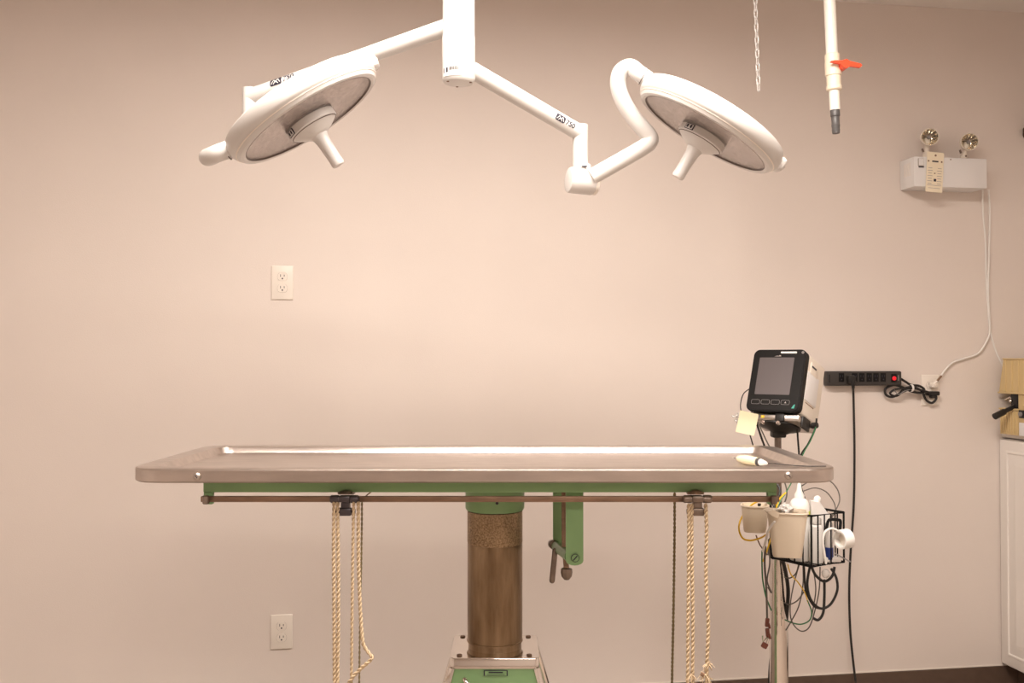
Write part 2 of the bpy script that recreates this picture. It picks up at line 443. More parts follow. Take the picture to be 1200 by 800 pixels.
# ------------------------------------------------------------------ cleats and ropes
def cleat(px, gun, label, dark_end):
    c = lv(px, 589, 2.096); m = gun
    th = Thing('rope_cleat', label, 'cleat', (c.x, 2.1, RZ-.012), 'L', 'rope cleats clamped on the table rail')
    z0 = lv(px, 584, 2.09).z
    th.part('saddle', MB().box((c.x, 2.109, z0+.010), (.036, .022, .006), .0025).lathe([(.016, 0), (.014, .004), (.008, .007), (0, .008)], (c.x, 2.100, z0+.0095), (0, 0, 1), 16), 'rail' if dark_end else 'dullsteel')
    for sx in (-1, 1):
        th.part('horn', MB().lathe([(.005, -.015), (.0085, -.011), (.0085, .004), (.006, .007), (.004, .007)], (c.x+sx*.024, 2.083, z0), (sx, -.15, 0), 12), m)
    th.part('clamp_bolt', MB().box((c.x, 2.085, z0+.0005), (.024, .022, .0135), .003), m)
    th.part('clamp_neck', MB().box((c.x+.001, 2.092, z0-.015), (.019, .016, .020), .002), m)
    th.part('clamp_foot', MB().box((c.x, 2.089, z0-.0275), (.029, .020, .016), .003), m)
    for sx in (-1, 1):
        th.part('set_screw', MB().cyl((c.x+sx*.012, 2.089, z0-.027), (c.x+sx*.022, 2.089, z0-.027), .005, 8), m)
    return c
cleat(405, 'cleat', 'dark gunmetal rope cleat left of the thick column, holding pale ropes', False)
cleat(816, 'dullsteel', 'brownish steel rope cleat near the monitor stand, holding pale ropes', True)
def rope(pts, label, r=.0042, m='rope', pitch=.021, frayed=None):
    P = smooth(pts, 14)
    # resample evenly
    D = [0]
    for i in range(1, len(P)): D.append(D[-1]+(P[i]-P[i-1]).length)
    n = int(D[-1]/pitch*7); Q = []; j = 0
    for k in range(n+1):
        s = D[-1]*k/n
        while j < len(D)-2 and D[j+1] < s: j += 1
        u = (s-D[j])/max(D[j+1]-D[j], 1e-9); Q.append(P[j].lerp(P[j+1], min(u, 1)))
    mb = MB()
    for st in range(2):
        path = []
        for k, q in enumerate(Q):
            tg = (Q[min(k+1, n)]-Q[max(k-1, 0)]).normalized(); Rm = frame_z(tg)
            a = 2*PI*(st/2+D[-1]*k/n/pitch)
            path.append(q+Rm @ Vector((math.cos(a), math.sin(a), 0))*r*.50)
        mb.tube(path, r*.56, 6)
    for c in frayed or []:
        for k in range(14):
            d = Vector((random.uniform(-1, 1), random.uniform(-1, 1), random.uniform(-.8, .5))).normalized()
            mb.tube([c, c+d*.008+Vector((0, 0, -.002)), c+d*.014+Vector((0, 0, -.007))], [.0012, .0010, .0005], 4)
    o = single('rope', mb, m, label, 'rope', P[-1], 'L', 'cotton tie-down ropes', ang=60)
    return o
YRp = 2.078
lo = 870    # below the frame the ropes go on a little
def rp(L): return [lv(x, y, Y) for x, y, Y in L]
rope(rp([(391.5, 588, YRp), (391, 640, YRp), (391.5, 720, YRp), (392, 800, YRp), (393, lo, YRp)]), 'pale twisted rope hanging straight, outermost on the dark cleat')
rope(rp([(395.7, 588, YRp+.002), (396.2, 640, YRp), (396.5, 720, YRp), (395.6, 800, YRp), (396, lo, YRp)]), 'pale twisted rope pressed against the outermost one on the dark cleat')
rope(rp([(414.5, 588, YRp-.001), (413.5, 650, YRp), (412.5, 730, YRp), (411.8, 800, YRp), (411, lo, YRp)]), 'single straight pale rope in the middle of the dark cleat', .0036)
rope(rp([(420, 588, YRp-.003), (420.2, 660, YRp), (422.5, 720, YRp), (425, 750, YRp-.005), (428, 759, YRp-.006), (434, 767, YRp-.01), (436, 771, YRp-.01), (431, 776, YRp-.01), (420, 786, YRp-.006), (410, 798, YRp-.006), (402, 815, YRp), (400, lo, YRp)]), 'pale rope with a kinked elbow hanging from the dark cleat', .0043)
rope(rp([(424.2, 588, 2.10), (423.6, 650, 2.10), (422, 720, 2.10), (421, 800, 2.10), (420.5, lo, 2.10)]), 'thin rope behind the kinked pale rope, its shade painted dark olive', .0022, 'ropeo')
rope(rp([(790.5, 577, 2.54), (790.5, 620, 2.54), (789.5, 700, 2.54), (787.5, 800, 2.54), (787, 850, 2.54)]), 'olive brown twisted rope hanging alone from the rear of the table', .0036, 'ropeo')
rope(rp([(807.2, 590, YRp), (807.0, 650, YRp), (806.4, 720, YRp), (806, 800, YRp), (806, lo, YRp)]), 'pale twisted rope on the brownish cleat, on the column side of its pair')
rope(rp([(810.6, 590, YRp+.002), (810.8, 650, YRp), (811.6, 690, YRp), (812, 740, YRp), (811.5, 800, YRp), (811, lo, YRp)]), 'pale twisted rope on the brownish cleat, fuzzy partner in its pair', .0042, frayed=[lv(810, 790, YRp)])
rope(rp([(827, 590, YRp-.001), (828, 620, YRp), (827.5, 680, YRp), (830, 730, YRp), (828.5, 780, YRp), (828, 830, YRp)]), 'pale rope with frayed knotted end by the monitor stand', .0044, frayed=[lv(830, 778, YRp), lv(825, 790, YRp-.004), lv(829, 795, YRp)])
single('rope_tag', MB().box(lv(823, 790, YRp-.012), (.008, .004, .008), .001, rot=Matrix.Rotation(.5, 3, 'Y')), 'brown', 'tiny dark crimp on the frayed rope end', 'crimp', lv(823, 790, YRp-.012))

# cream clip lying in the table dish
zt = TZ-.0160
ct = Thing('sensor_clip', 'cream plastic clip sensor lying in the table dish', 'clip', lz(880, 541, zt))
pa, pb = lz(864, 537, zt+.0105), lz(888, 541, zt+.0105)
dv = (pb-pa).normalized(); Rc = frame_z(dv)
ct.part('jaw', MB().lathe([(.0035, 0), (.007, .006), (.0105, .03), (.010, (pb-pa).length)], pa, dv, 14), 'note')
ct.part('spring', MB().cyl(pb+dv*.002, pb+dv*.006, .0095, 12).cyl(pb+dv*.009, pb+dv*.012, .009, 12), 'dkgrey')
ct.part('tail', MB().tube([pb+dv*.012, pb+dv*.022, pb+dv*.034], [.008, .006, .003], 10), 'white')
ct.part('lead', MB().tube(smooth([pb+dv*.034, lz(909, 543, zt+.004), lz(922, 544.5, TZ+.0025), lz(945, 546, TZ+.0014), lz(968, 546, TZ+.0014)], 8), .0011, 6), 'black')
ct.part('front_tooth', MB().tube([pa, pa-dv*.008+Vector((0, 0, .001)), pa-dv*.014], .0018, 6), 'grey')

# ================================================================== SURGICAL LIGHT
KX, KY = lv(537.5, 60, 2.33).x, 2.33
def kz(py, Y=2.30): return lv(537, py, Y).z
zbot = lv(538, 97.5, 2.33).z
L = Thing('surgical_light', 'white ceiling mounted surgical light with two round tilted heads', 'light', (KX, KY, ZC))
col = L.part('ceiling_column', MB().lathe([(.0385, zbot+.07), (.0385, ZC-.05), (.0, ZC-.05)], (KX, KY, 0), (0, 0, 1), 40), 'lampw')
L.part('ceiling_plate', MB().lathe([(.0, ZC-.06), (.05, ZC-.055), (.10, ZC-.02), (.10, ZC)], (KX, KY, 0), (0, 0, 1), 40), 'lampw')
L.part('column_cover', MB().lathe([(0, zbot), (.034, zbot), (.0375, zbot+.004), (.0395, zbot+.010), (.0395, zbot+.110), (.0388, zbot+.112), (.0380, zbot+.112)], (KX, KY, 0), (0, 0, 1), 40), 'lampw', col)
L.part('seam_ring', MB().ring([(.0388, 0), (.0397, 0), (.0397, .0012), (.0388, .0012)], (KX, KY, zbot+.078), seg=40), 'plate', col)
for a in (100, 215, 345):
    q = Vector((KX+.030*math.cos(math.radians(a)), KY+.030*math.sin(math.radians(a)), zbot))
    L.part('cover_screw', MB().cyl(q+Vector((0, 0, -.0012)), q, .0032, 8), 'brown', col)
# wrapped print on a cylinder: s along the axis, c round it
def wrapmb(flat_v, flat_f, R, axis_o, ax, ref, r):
    ax = Vector(ax).normalized(); ref = Vector(ref); ref = (ref-ax*ref.dot(ax)).normalized(); oth = ax.cross(ref)
    mb = MB()
    vs = []
    for v in flat_v:
        th = v.y/r
        vs.append(Vector(axis_o)+ax*v.x+(ref*math.cos(th)+oth*math.sin(th))*(r+.0006))
    return mb.add(vs, flat_f)
def strip_quads(x0, x1, y0, y1, ny=6):
    vs = []; fs = []
    for k in range(ny+1):
        y = y0+(y1-y0)*k/ny; vs += [Vector((x0, y, 0)), Vector((x1, y, 0))]
    for k in range(ny): fs.append((2*k, 2*k+1, 2*k+3, 2*k+2))
    return vs, fs
# sticker: s is up the column, y goes round it
sk = MB()
kref = (-.25, -1, 0)
stick = L.part('sticker', wrapmb(*strip_quads(0, .050, -.030, .020, 10), None, (KX, KY, zbot+.009), (0, 0, 1), kref, .0397), 'paper', col)
for i in range(6):
    z = .028+i*.0037
    L.part('print_line', wrapmb(*strip_quads(z, z+.0014, -.010, .012-.002*(i % 3), 6), None, (KX, KY, zbot+.009), (0, 0, 1), kref, .0401), 'inkred', stick)
bars = MB()
for i in range(12):
    y = -.012+i*.002
    v, f = strip_quads(.012, .021, y, y+.0012*(1+(i*7 % 3)*.25), 1)
    w = wrapmb(v, f, None, (KX, KY, zbot+.009), (0, 0, 1), kref, .0401); bars.add(w.v, w.f)
L.part('barcode', bars, 'dkgrey', stick)
for y0, y1 in ((-.021, -.015), (-.029, -.0265)):
    L.part('print_block', wrapmb(*strip_quads(.008, .020, y0, y1, 3), None, (KX, KY, zbot+.009), (0, 0, 1), kref, .0401), 'ink', stick)

HR, GR = .195, .168
HZ, HH = .036, .192             # hinge height and radius on the head
def head(cpx, cpy, Y, n, hinge_img, name_side, pa):
    c = lv(cpx, cpy, Y); n = Vector(n).normalized(); hx = Vector((hinge_img[0], 0, hinge_img[1])); hx = (hx-n*hx.dot(n)).normalized()
    z = -n; y = z.cross(hx)
    Mx = Matrix.Identity(4)
    for i in range(3): Mx[i][0] = hx[i]; Mx[i][1] = y[i]; Mx[i][2] = z[i]; Mx[i][3] = c[i]
    shell = L.part('lamp_head', MB(Mx).lathe([(0, -.001), (GR-.002, -.001), (GR+.001, -.006), (GR+.007, -.008), (GR+.014, -.006), (HR-.008, .001), (HR-.0075, .003), (HR-.003, .006), (HR, .012), (HR+.001, .024), (HR-.001, .036), (HR-.004, .042), (HR-.010, .0455), (HR-.05, .050), (.06, .056), (0, .058)], seg=72), 'lampw', label='round white enamel lamp head '+name_side, ang=30)
    L.part('step_line', MB(Mx).ring([(HR-.0085, .0012), (HR-.0055, .0018), (HR-.0050, .0032), (HR-.0085, .0030)], seg=72), 'plate', shell)
    L.part('lens', MB(Mx).lathe([(0, -.0050), (GR-.03, -.0046), (GR-.0025, -.003), (GR-.002, -.001)], seg=64), 'lens', shell, label='grey prismatic glass lens')
    L.part('lens_gasket', MB(Mx).ring([(GR-.003, -.0025), (GR, -.0065), (GR+.0015, -.006), (GR-.001, -.0015)], seg=64), 'lensrim', shell)
    hub = L.part('hub', MB(Mx).lathe([(.055, -.004), (.058, -.007), (.0605, -.009), (.0610, -.025), (.059, -.0275), (.056, -.0285), (.050, -.033), (.030, -.045), (.022, -.049), (0, -.049)], seg=44), 'lampw', shell)
    L.part('hub_reflection_band', MB(Mx).ring([(.0585, -.0035), (.0615, -.0035), (.0615, -.008), (.0585, -.008)], seg=44), 'grey', shell)  # grey ring paints in the hub's dark reflection on the lens
    L.part('hub_seam', MB(Mx).ring([(.0565, -.0285), (.0580, -.0275), (.0590, -.0280), (.0572, -.0293)], seg=44), 'lensrim', shell)
    L.part('grip', MB(Mx).lathe([(.0225, -.047), (.019, -.054), (.0168, -.064), (.0150, -.112), (.0155, -.120), (.0160, -.125), (.0135, -.130), (0, -.131)], seg=24), 'lampw', shell)
    am = math.atan2((Vector((0, -1, 0))).dot(y), Vector((0, -1, 0)).dot(hx))
    for a in (am+pa,):
        R = Matrix.Rotation(a, 3, 'Z')
        L.part('touch_panel', MB(Mx).box(R @ Vector((.0605, 0, -.017)), (.003, .026, .0150), .001, rot=R), 'ink', hub)
        L.part('touch_panel_face', MB(Mx).box(R @ Vector((.0613, 0, -.017)), (.003, .0225, .0120), .001, rot=R), 'lampw', hub)
        for k in (-1, 1):
            L.part('button', MB(Mx).box(R @ Vector((.0622, k*.0055, -.017)), (.003, .0055, .0085), .001, rot=R), 'ink', hub)
    L.part('hinge_boss', MB(Mx).box((HH-.016, 0, HZ-.006), (.036, .064, .044), .014, seg=3), 'lampw', shell)
    tab = L.part('latch_tab', MB(Mx).box((-HR+.004, 0, .026), (.034, .052, .034), .010, seg=3), 'lampw', shell)
    for k in (-1, 1):
        L.part('latch_hole', MB(Mx).cyl((-HR-.010, k*.014, .022), (-HR-.0135, k*.014, .021), .0045, 10), 'inkgrey', tab)
    for k in (0, 1):
        L.part('hinge_ring', MB(Mx).ring([(.0190, 0), (.0215, 0), (.0215, .0018), (.0190, .0018)], (HH+.001+k*.007, 0, HZ), Matrix.Rotation(PI/2, 3, 'Y'), 24), 'lensrim' if k else 'grey', shell)
    return Mx, hx, n
MxL, hxL, nL = head(360.7, 138, 2.26, (.546, .073, -.835), (-.842, -.538), 'that hangs left of the column', -.95)
MxR, hxR, nR = head(826.7, 154.6, 2.40, (-.522, .083, -.850), (-.857, .515), 'beside the hanging chain', -.75)
# arms
aL0, aL1 = lv(537.5, 27, 2.33), lv(293, 113.5, 2.52)
aR0, aR1 = lv(537.5, 73, 2.33), lv(680, 156, 2.47)
armL = L.part('arm', MB().tube([aL0, aL1], .0205, 24), 'lampw')
armR = L.part('arm', MB().tube([aR0, aR1], .0205, 24), 'lampw')
pL, pR = lv(293, 150, 2.52), lv(680, 196, 2.47)
L.part('drop_post', MB().tube([aL1+Vector((0, 0, .022)), pL], .0195, 24, round_end=False), 'lampw')
L.part('drop_post', MB().tube([aR1+Vector((0, 0, .021)), pR], .0195, 24), 'lampw')
# knuckles
def knuckle(c, ax):
    ax = Vector(ax).normalized()
    k = L.part('knuckle', MB().lathe([(.026, -.038), (.031, -.036), (.0325, -.032), (.0325, .026), (.030, .030), (.026, .031)], c, ax, 30), 'lampw')
    L.part('knuckle_cap', MB().lathe([(.029, .030), (.031, .032), (.031, .037), (.028, .040), (0, .040)], c, ax, 30), 'plate', k)
    L.part('collar', MB().cyl(c+Vector((0, 0, .020)), c+Vector((0, 0, .043)), .0225, 24, .002), 'lampw', k)
    L.part('stop_mark', MB().box(c+Vector((.004, -.024, .0335)), (.014, .004, .003), .001), 'ink', k)
kR = lv(682, 212.5, 2.465); knuckle(kR, (1, .30, -.06))
kL = lv(300, 166, 2.53); knuckle(kL, (1, .1, 0))
# yokes
yr = smooth([lv(693, 207.5, 2.45), lv(715, 195, 2.45), lv(738, 182, 2.45), lv(753, 173, 2.45), lv(761.5, 166.5, 2.45), lv(761, 159.5, 2.45), lv(752, 149, 2.445), lv(741, 136, 2.44), lv(730, 118, 2.43), lv(724.5, 100, 2.42), lv(727, 85, 2.41), lv(738, 78.5, 2.405), MxR @ Vector((HH+.022, 0, HZ+.001)), MxR @ Vector((HH-.004, 0, HZ))], 6)
L.part('yoke', MB().tube(yr, .0205, 22), 'lampw')
hl = MxL @ Vector((HH-.004, 0, HZ))
yl = smooth([hl, lv(257, 178.8, 2.25), lv(249, 182.2, 2.26), lv(244, 184.2, 2.28), lv(244.5, 184, 2.31), lv(252, 180.4, 2.35), lv(270, 173.5, 2.42), lv(296, 166, 2.51)], 8)
L.part('yoke', MB().tube(yl, .0205, 22), 'lampw')
# logo: dark rounded block with light peaks, then the number, wrapped on each arm
def logo(arm, o, ax, ref, sc, flip):
    g = [(x, y) for x, y in rrect(.034*sc, .021*sc, .004*sc, 4)]
    ny = 10; vs = []; fs = []
    for i in range(17):
        for j in range(ny+1):
            x = -.017+.034*i/16; y = -.0105+.021*j/ny
            vs.append(Vector((x*sc, y*sc*flip, 0)))
    for i in range(16):
        for j in range(ny):
            if (i in (0, 15)) and (j in (0, ny-1)): continue
            fs.append((i*(ny+1)+j, (i+1)*(ny+1)+j, (i+1)*(ny+1)+j+1, i*(ny+1)+j+1))
    lg = L.part('logo_block', wrapmb(vs, fs, None, o, ax, ref, .0206), 'ink', arm)
    pk = []
    pf = []
    def line(x0, y0, x1, y1, w):
        d = Vector((x1-x0, y1-y0)); nn = Vector((-d.y, d.x)).normalized()*w/2
        for k in range(4):
            t0, t1 = k/4, (k+1)/4; b = len(pk)
            for tt, sg in ((t0, 1), (t1, 1), (t1, -1), (t0, -1)):
                pk.append(Vector(((x0+d.x*tt+nn.x*sg)*sc, (y0+d.y*tt+nn.y*sg)*sc*flip, 0)))
            pf.append((b, b+1, b+2, b+3))
    for a in ((-.013, -.006, -.006, .006), (-.006, .006, 0, -.003), (0, -.003, .006, .006), (.006, .006, .013, -.006), (-.007, -.007, 0, .001), (0, .001, .007, -.007)): line(*a, .0022)
    L.part('logo_mark', wrapmb(pk, pf, None, o, ax, ref, .0211), 'lampw', arm)
    vs, fs = text_flat('750', .022*sc)
    vs = [Vector((v.x+.021*sc, (v.y-.008*sc)*flip, 0)) for v in vs]
    L.part('logo_number', wrapmb(vs, fs, None, o, ax, ref, .0208), 'ink', arm)
axl = (aL0-aL1).normalized(); axr = (aR1-aR0).normalized()
def along(a, b, px):            # parameter on a straight arm seen at column px
    for k in range(1001):
        p = a.lerp(b, k/1000); q = 600+F*p.x/p.y
        if (q-px)*(600+F*a.x/a.y-px) <= 0: return p
    return b
logo(armL, along(aL1, aL0, 327), axl, Vector((0, -.91, .42)), 1.0, -1)
logo(armR, along(aR0, aR1, 653), axr, Vector((0, -1, .12)), .80, -1)

# ================================================================== PIPE AND CHAIN
YP = 2.85
pp = Thing('pvc_pipe', 'white plastic pipe with red valve handle hanging from the ceiling', 'pipe', lv(966, -148, YP))
def pc(px, py): return lv(px, py, YP)
ptop = pc(966.2, -146); ptop.z = ZC
pp.part('upper_pipe', MB().cyl(pc(975.0, 66), ptop, .0168, 24), 'pvc')
pdir = (pc(975, 66)-ptop).normalized()
vb = pp.part('valve_body', MB().cyl(pc(975, 63), pc(976.0, 80), .0215, 24, .003).cyl(pc(976, 72), pc(976.8, 90), .0235, 24, .004).cyl(pc(976.6, 86), pc(977.4, 101), .0205, 24).cyl(pc(977.3, 100), pc(977.6, 106), .0225, 24, .003), 'pvcy')
vc = pc(986, 79)+Vector((0, -.034, 0))
vh = pp.part('valve_handle', MB().cyl(vc+Vector((-.004, .03, -.002)), vc+Vector((0, -.006, 0)), .013, 16, .003)
    .prism([(-.044, .0025), (-.034, .0055), (-.012, .0075), (.0, .013), (.010, .008), (.042, .0035), (.047, -.001), (.042, -.0075), (.012, -.0065), (.005, -.013), (-.006, -.013), (-.014, -.004), (-.034, -.0005), (-.044, 0)], -.004, .007, R=Matrix.Rotation(.10, 3, 'Y') @ RXZ, o=vc), 'red')
pp.part('lower_pipe', MB().cyl(pc(977.4, 104), pc(978.6, 129), .0150, 24), 'pvc')
pp.part('hose_barb', MB().lathe([(.0125, 0), (.0135, .002), (.0135, .020), (.0115, .022), (.0115, .045), (.0122, .046), (.0110, .058), (.0118, .059), (.0105, .071), (.007, .072)], pc(978.4, 128), pc(979.8, 157)-pc(978.4, 128), 20), 'dkgrey')
ch = Thing('hanging_chain', 'thin white steel chain hanging between lamp head and plastic pipe', 'chain', lv(884, -140, 2.9))
ctop = lv(880.5, -135, 2.9); ctop.z = ZC; cbot = lv(889, 106, 2.9)
cd = (cbot-ctop); CLn = cd.length; cd = cd.normalized(); NL = 30; pit = CLn/NL
ldata = None
for i in range(NL):
    cc = ctop+cd*(pit*(i+.5)); hl_ = pit*.63; w = .0052
    loop = []
    for k in range(12):
        a = 2*PI*k/12; loop.append(Vector((w*math.cos(a), 0, (hl_-w)*(1 if math.sin(a) >= 0 else -1)+w*math.sin(a)+0)))
    o = bpy.data.objects.new('link', ldata) if ldata else None
    if ldata is None:
        ldata = MB().tube(loop, .0019, 6, closed=True).mesh('link', 'lampw', Vector((0, 0, 0)))
        o = bpy.data.objects.new('link', ldata)
    C.objects.link(o); o.parent = ch.e; o.location = cc-ch.o; o.rotation_euler = (0, math.atan2(cd.x, cd.z)+PI, (PI/4 if i % 2 else -PI/4))

# ================================================================== EMERGENCY LIGHT
off = .10
e0, e1 = wl(1071, 182, off), wl(1157, 221.5, off)
zt_, zb_ = wl(1114, 184.5, off).z, wl(1114, 219.5, off).z
ew, eh = e1.x-e0.x, zt_-zb_; ex = (e0.x+e1.x)/2
E = Thing('emergency_light', 'white battery emergency light box with two round lamps on the wall', 'light', (ex, 0, zb_), 'W')
E.part('housing', MB().box((ex, -off/2, (zt_+zb_)/2), (ew, off, eh), .004), 'emw')
for k in range(4):
    E.part('vent_slot', MB().box((ex-ew/2, -.035-.012*k, zt_-.045), (.002, .004, .05)), 'plate')
E.part('cover_screw', MB().cyl((wl(1114, 186, off).x, -off-.001, zt_-.008), (wl(1114, 186, off).x, -off, zt_-.008), .0025, 8), 'brown')
sw0 = wl(1079, 190, off)
sp = E.part('status_panel', MB().box(sw0+Vector((0, -.0005, 0)), (.024, .002, .030), .0006), 'inkgrey')
E.part('status_face', MB().box(sw0+Vector((.001, -.0012, .001)), (.020, .002, .026), .0006), 'emw', sp)
E.part('status_print', MB().box(sw0+Vector((.001, -.0018, -.018)), (.022, .002, .0045), .0006), 'ink', sp)
for (px, py, ndir, kx) in ((1089.5, 160.5, Vector((-.30, -1, -.06)), 1085.5), (1136, 166, Vector((-.30, -1, -.10)), 1129.5)):
    n = ndir.normalized(); c = wl(px, py, .085)
    kn = wl(kx, 178 if px < 1100 else 181, .06); kn.z = zt_+.014
    st = E.part('lamp_swivel', MB().cyl((kn.x, kn.y, zt_-.002), (kn.x, kn.y, zt_+.010), .013, 16, .002).sphere(kn, .0135).tube([kn, kn.lerp(c-n*.03, .6), c-n*.03], .009, 12), 'mon')
    E.part('swivel_screw', MB().cyl(kn+Vector((-.016, -.006, .012)), kn+Vector((-.022, -.008, .024)), .004, 8).cyl(kn+Vector((0, -.015, 0)), kn+Vector((0, -.012, 0)), .004, 8), 'dullsteel', st)
    lh = E.part('lamp_can', MB().lathe([(0, -.046), (.012, -.045), (.024, -.040), (.031, -.022), (.034, -.004), (.0350, .004), (.0335, .007), (.0315, .006), (.031, .001), (.026, -.014), (.016, -.028), (0, -.033)], c, n, 30), 'mon')
    E.part('reflector', MB().lathe([(.0308, .0015), (.0258, -.0125), (.0158, -.0262), (.004, -.0305), (0, -.031)], c, n, 14, caps=False), 'reflect', lh, ang=12)
    Rn = frame_z(n)
    bl = E.part('bulb', MB().lathe([(.004, -.03), (.005, -.02), (.008, -.012), (.006, -.005), (0, -.003)], c, n, 12), 'grey', lh)
    E.part('bulb_wire', MB().tube([c+Rn @ Vector((-.026, .006, -.002)), c+Rn @ Vector((.020, .014, -.002))], .0020, 6), 'dullsteel', lh)
tg0, tg1 = wl(1084.5, 178, off+.006), wl(1106, 225.5, off+.006)
tgc = (tg0+tg1)/2; tw, thh = (tg1.x-tg0.x)*.93, tg0.z-tg1.z
Rt = Matrix.Rotation(.06, 3, 'Y') @ RXZ
K = Thing('hang_tag', 'cream printed card tag hanging on the emergency light box', 'tag', tgc, 'W')
tp = K.part('card', MB().prism(rrect(tw, thh, .004, 3), 0, .0012, R=Rt, o=tgc), 'tag')
def tagbit(name, x, y, w, h, m, th=.0018): K.part(name, MB().prism([(x-w/2, y-h/2), (x+w/2, y-h/2), (x+w/2, y+h/2), (x-w/2, y+h/2)], .0008, th, R=Rt, o=tgc), m, tp)
K.part('eyelet', MB().cyl(tgc+Rt @ Vector((0, thh*.42, .001)), tgc+Rt @ Vector((0, thh*.42, .002)), .0042, 12), 'brown', tp)
for x in (-.4, .38): tagbit('print_mark', x*tw, thh*.27, .006, .006, 'brown')
tagbit('print_heading', 0, thh*.27, .026, .0055, 'ink')
for r_ in range(7):
    for x in (-.28, .28): tagbit('print_line', x*tw, thh*(.10-.065*r_), .016+.004*((r_*3) % 2), .0022, 'pvcy' if False else 'inkgrey')
tagbit('print_mark', 0, -thh*.03, .006, .004, 'brown'); tagbit('print_symbol', .002, -thh*.20, .010, .010, 'ink')
tagbit('print_rule', 0, -thh*.33, tw*.85, .0016, 'inkgrey'); tagbit('print_line', 0, -thh*.40, tw*.7, .0016, 'inkgrey')

# white cords on the wall
def cord(pts, r, m, label, name='cord', n=8, group=None):
    P = smooth(pts, n); return single(name, MB().tube(P, r, 8), m, label, 'cord', P[-1], 'W', group)
o1 = .0100
cord([wl(1158.5, 222, .02), wl(1160, 250, o1), wl(1159, 300, o1), wl(1158, 345, o1), wl(1160, 385, o1), wl(1156, 400, o1), wl(1146, 414, o1), wl(1130, 420, o1), wl(1116, 425, o1), wl(1107, 434, .012), wl(1101, 443, .022), wl(1098, 447, .030)], .0036, 'white', 'white power cord running from emergency light down to the outlet')
cord([wl(1151.5, 222, .03), wl(1152, 250, .003), wl(1155, 285, .003), wl(1156, 330, .003), wl(1158.5, 370, .003), wl(1161, 390, .003), wl(1166, 408, .003), wl(1172, 422, .003), wl(1180, 436, .003)], .0034, 'white', 'white cord on the wall running down behind the beige device')

# outlets
def outlet(cx, cz, label, k=1.0):
    T = Thing('wall_outlet', label, 'outlet', (cx, 0, cz-.06), 'W', 'duplex wall outlets')
    pl = T.part('cover_plate', MB().box((cx, -.003, cz), (.0765*k, .0062, .121*k), .0026, seg=3), 'plate')
    for sz in (-1, 1):
        zz = cz+sz*.0205*k
        out = []
        for a in range(24):
            th = 2*PI*a/24; out.append((cx+.0172*k*math.cos(th), zz+max(-.0140*k, min(.0140*k, .0172*k*math.sin(th)))))
        f = T.part('receptacle', MB().prism(out, .006, .0078, R=RXZ), 'plate')
        e = T.part('receptacle_edge', MB().ring([(.0172*k, .0060), (.0180*k, .0060), (.0180*k, .0066), (.0172*k, .0066)], (cx, 0, zz), RXZ, 24), 'inkgrey', f)
        for v in e.data.vertices:
            lim = .0148*k
            z = v.co.z-(zz-(cz-.06)); v.co.z = (zz-(cz-.06))+max(-lim, min(lim, z))
        for sx, hh in ((-1, .0085), (1, .007)):
            T.part('slot', MB().box((cx+sx*.0064*k, -.0078, zz+.004*k), (.0022, .0008, hh)), 'ink', f)
        T.part('ground_hole', MB().cyl((cx, -.0083, zz-.0066*k), (cx, -.0075, zz-.0066*k), .0029, 10), 'ink', f)
    T.part('plate_screw', MB().cyl((cx, -.0072, cz), (cx, -.006, cz), .0028, 10), 'mon')
p = wl(331, 331, .004); outlet(p.x, p.z, 'ivory wall outlet high on the bare wall, under a lamp head')
p = wl(330, 740, .004); outlet(p.x, p.z, 'ivory wall outlet low on the wall beside the hanging ropes')
po = wl(1090, 457, .004); outlet(po.x, po.z, 'white wall outlet with two plugs, beside the black power strip')

# plugs in the right outlet
q = wl(1094, 450, .03)
wp_ = Thing('white_plug', 'small white plug in the upper socket beside the power strip', 'plug', (po.x, -.008, po.z+.02), 'W')
wp_.part('plug_body', MB().box((po.x+.004, -.020, po.z+.0205), (.024, .026, .020), .005).tube([(po.x+.004, -.030, po.z+.0205), q, wl(1098, 446.5, .030)], [.008, .006, .0042], 10), 'plate')
wp_.part('strain_relief', MB().tube([wl(1098, 446.5, .030), wl(1103, 440.5, .020)], .0042, 8), 'brown')
bp_ = Thing('black_plug', 'black flat plug in the lower socket beside the power strip', 'plug', (po.x, -.008, po.z-.03), 'W')
bp_.part('plug_body', MB().box((po.x-.002, -.022, po.z-.012), (.050, .028, .016), .004).box((po.x+.002, -.02, po.z-.022), (.022, .024, .018), .004), 'black')

# power strip
s0, s1 = wl(970, 434.5, .04), wl(1057, 452, .04)
zs1, zs0 = wl(1013, 434.8, .04).z, wl(1013, 451.8, .04).z
sx0, sx1 = s0.x, s1.x; sc_ = Vector(((sx0+sx1)/2, 0, (zs0+zs1)/2)); sw, sh = sx1-sx0, zs1-zs0
P = Thing('power_strip', 'black power strip with red switch mounted on the wall', 'power strip', (sc_.x, 0, zs0), 'W')
P.part('housing', MB().box((sc_.x, -.020, sc_.z), (sw, .040, sh), .006, seg=3), 'striph', label='black strip housing')
def sxp(px): return wl(px, 443, .04).x
for px in (986, 1001.5, 1010, 1018.5, 1026.5, 1035):
    f = P.part('socket', MB().box((sxp(px), -.0402, sc_.z+.004), (.022, .003, .034), .001), 'blackm')
    for dx in (-.005, .005): P.part('slot', MB().box((sxp(px)+dx, -.0418, sc_.z+.009), (.002, .001, .009)), 'ink', f)
    P.part('ground_hole', MB().cyl((sxp(px), -.0422, sc_.z-.004), (sxp(px), -.0412, sc_.z-.004), .0026, 8), 'ink', f)
sn = P.part('switch_bezel', MB().box((sxp(1047.5), -.0402, sc_.z+.001), (.022, .003, .032), .001), 'blackm')
P.part('switch_rocker', MB().cyl((sxp(1047.5), -.041, sc_.z), (sxp(1047.5), -.046, sc_.z), .0085, 16, .002), 'led', sn, label='glowing red rocker switch')
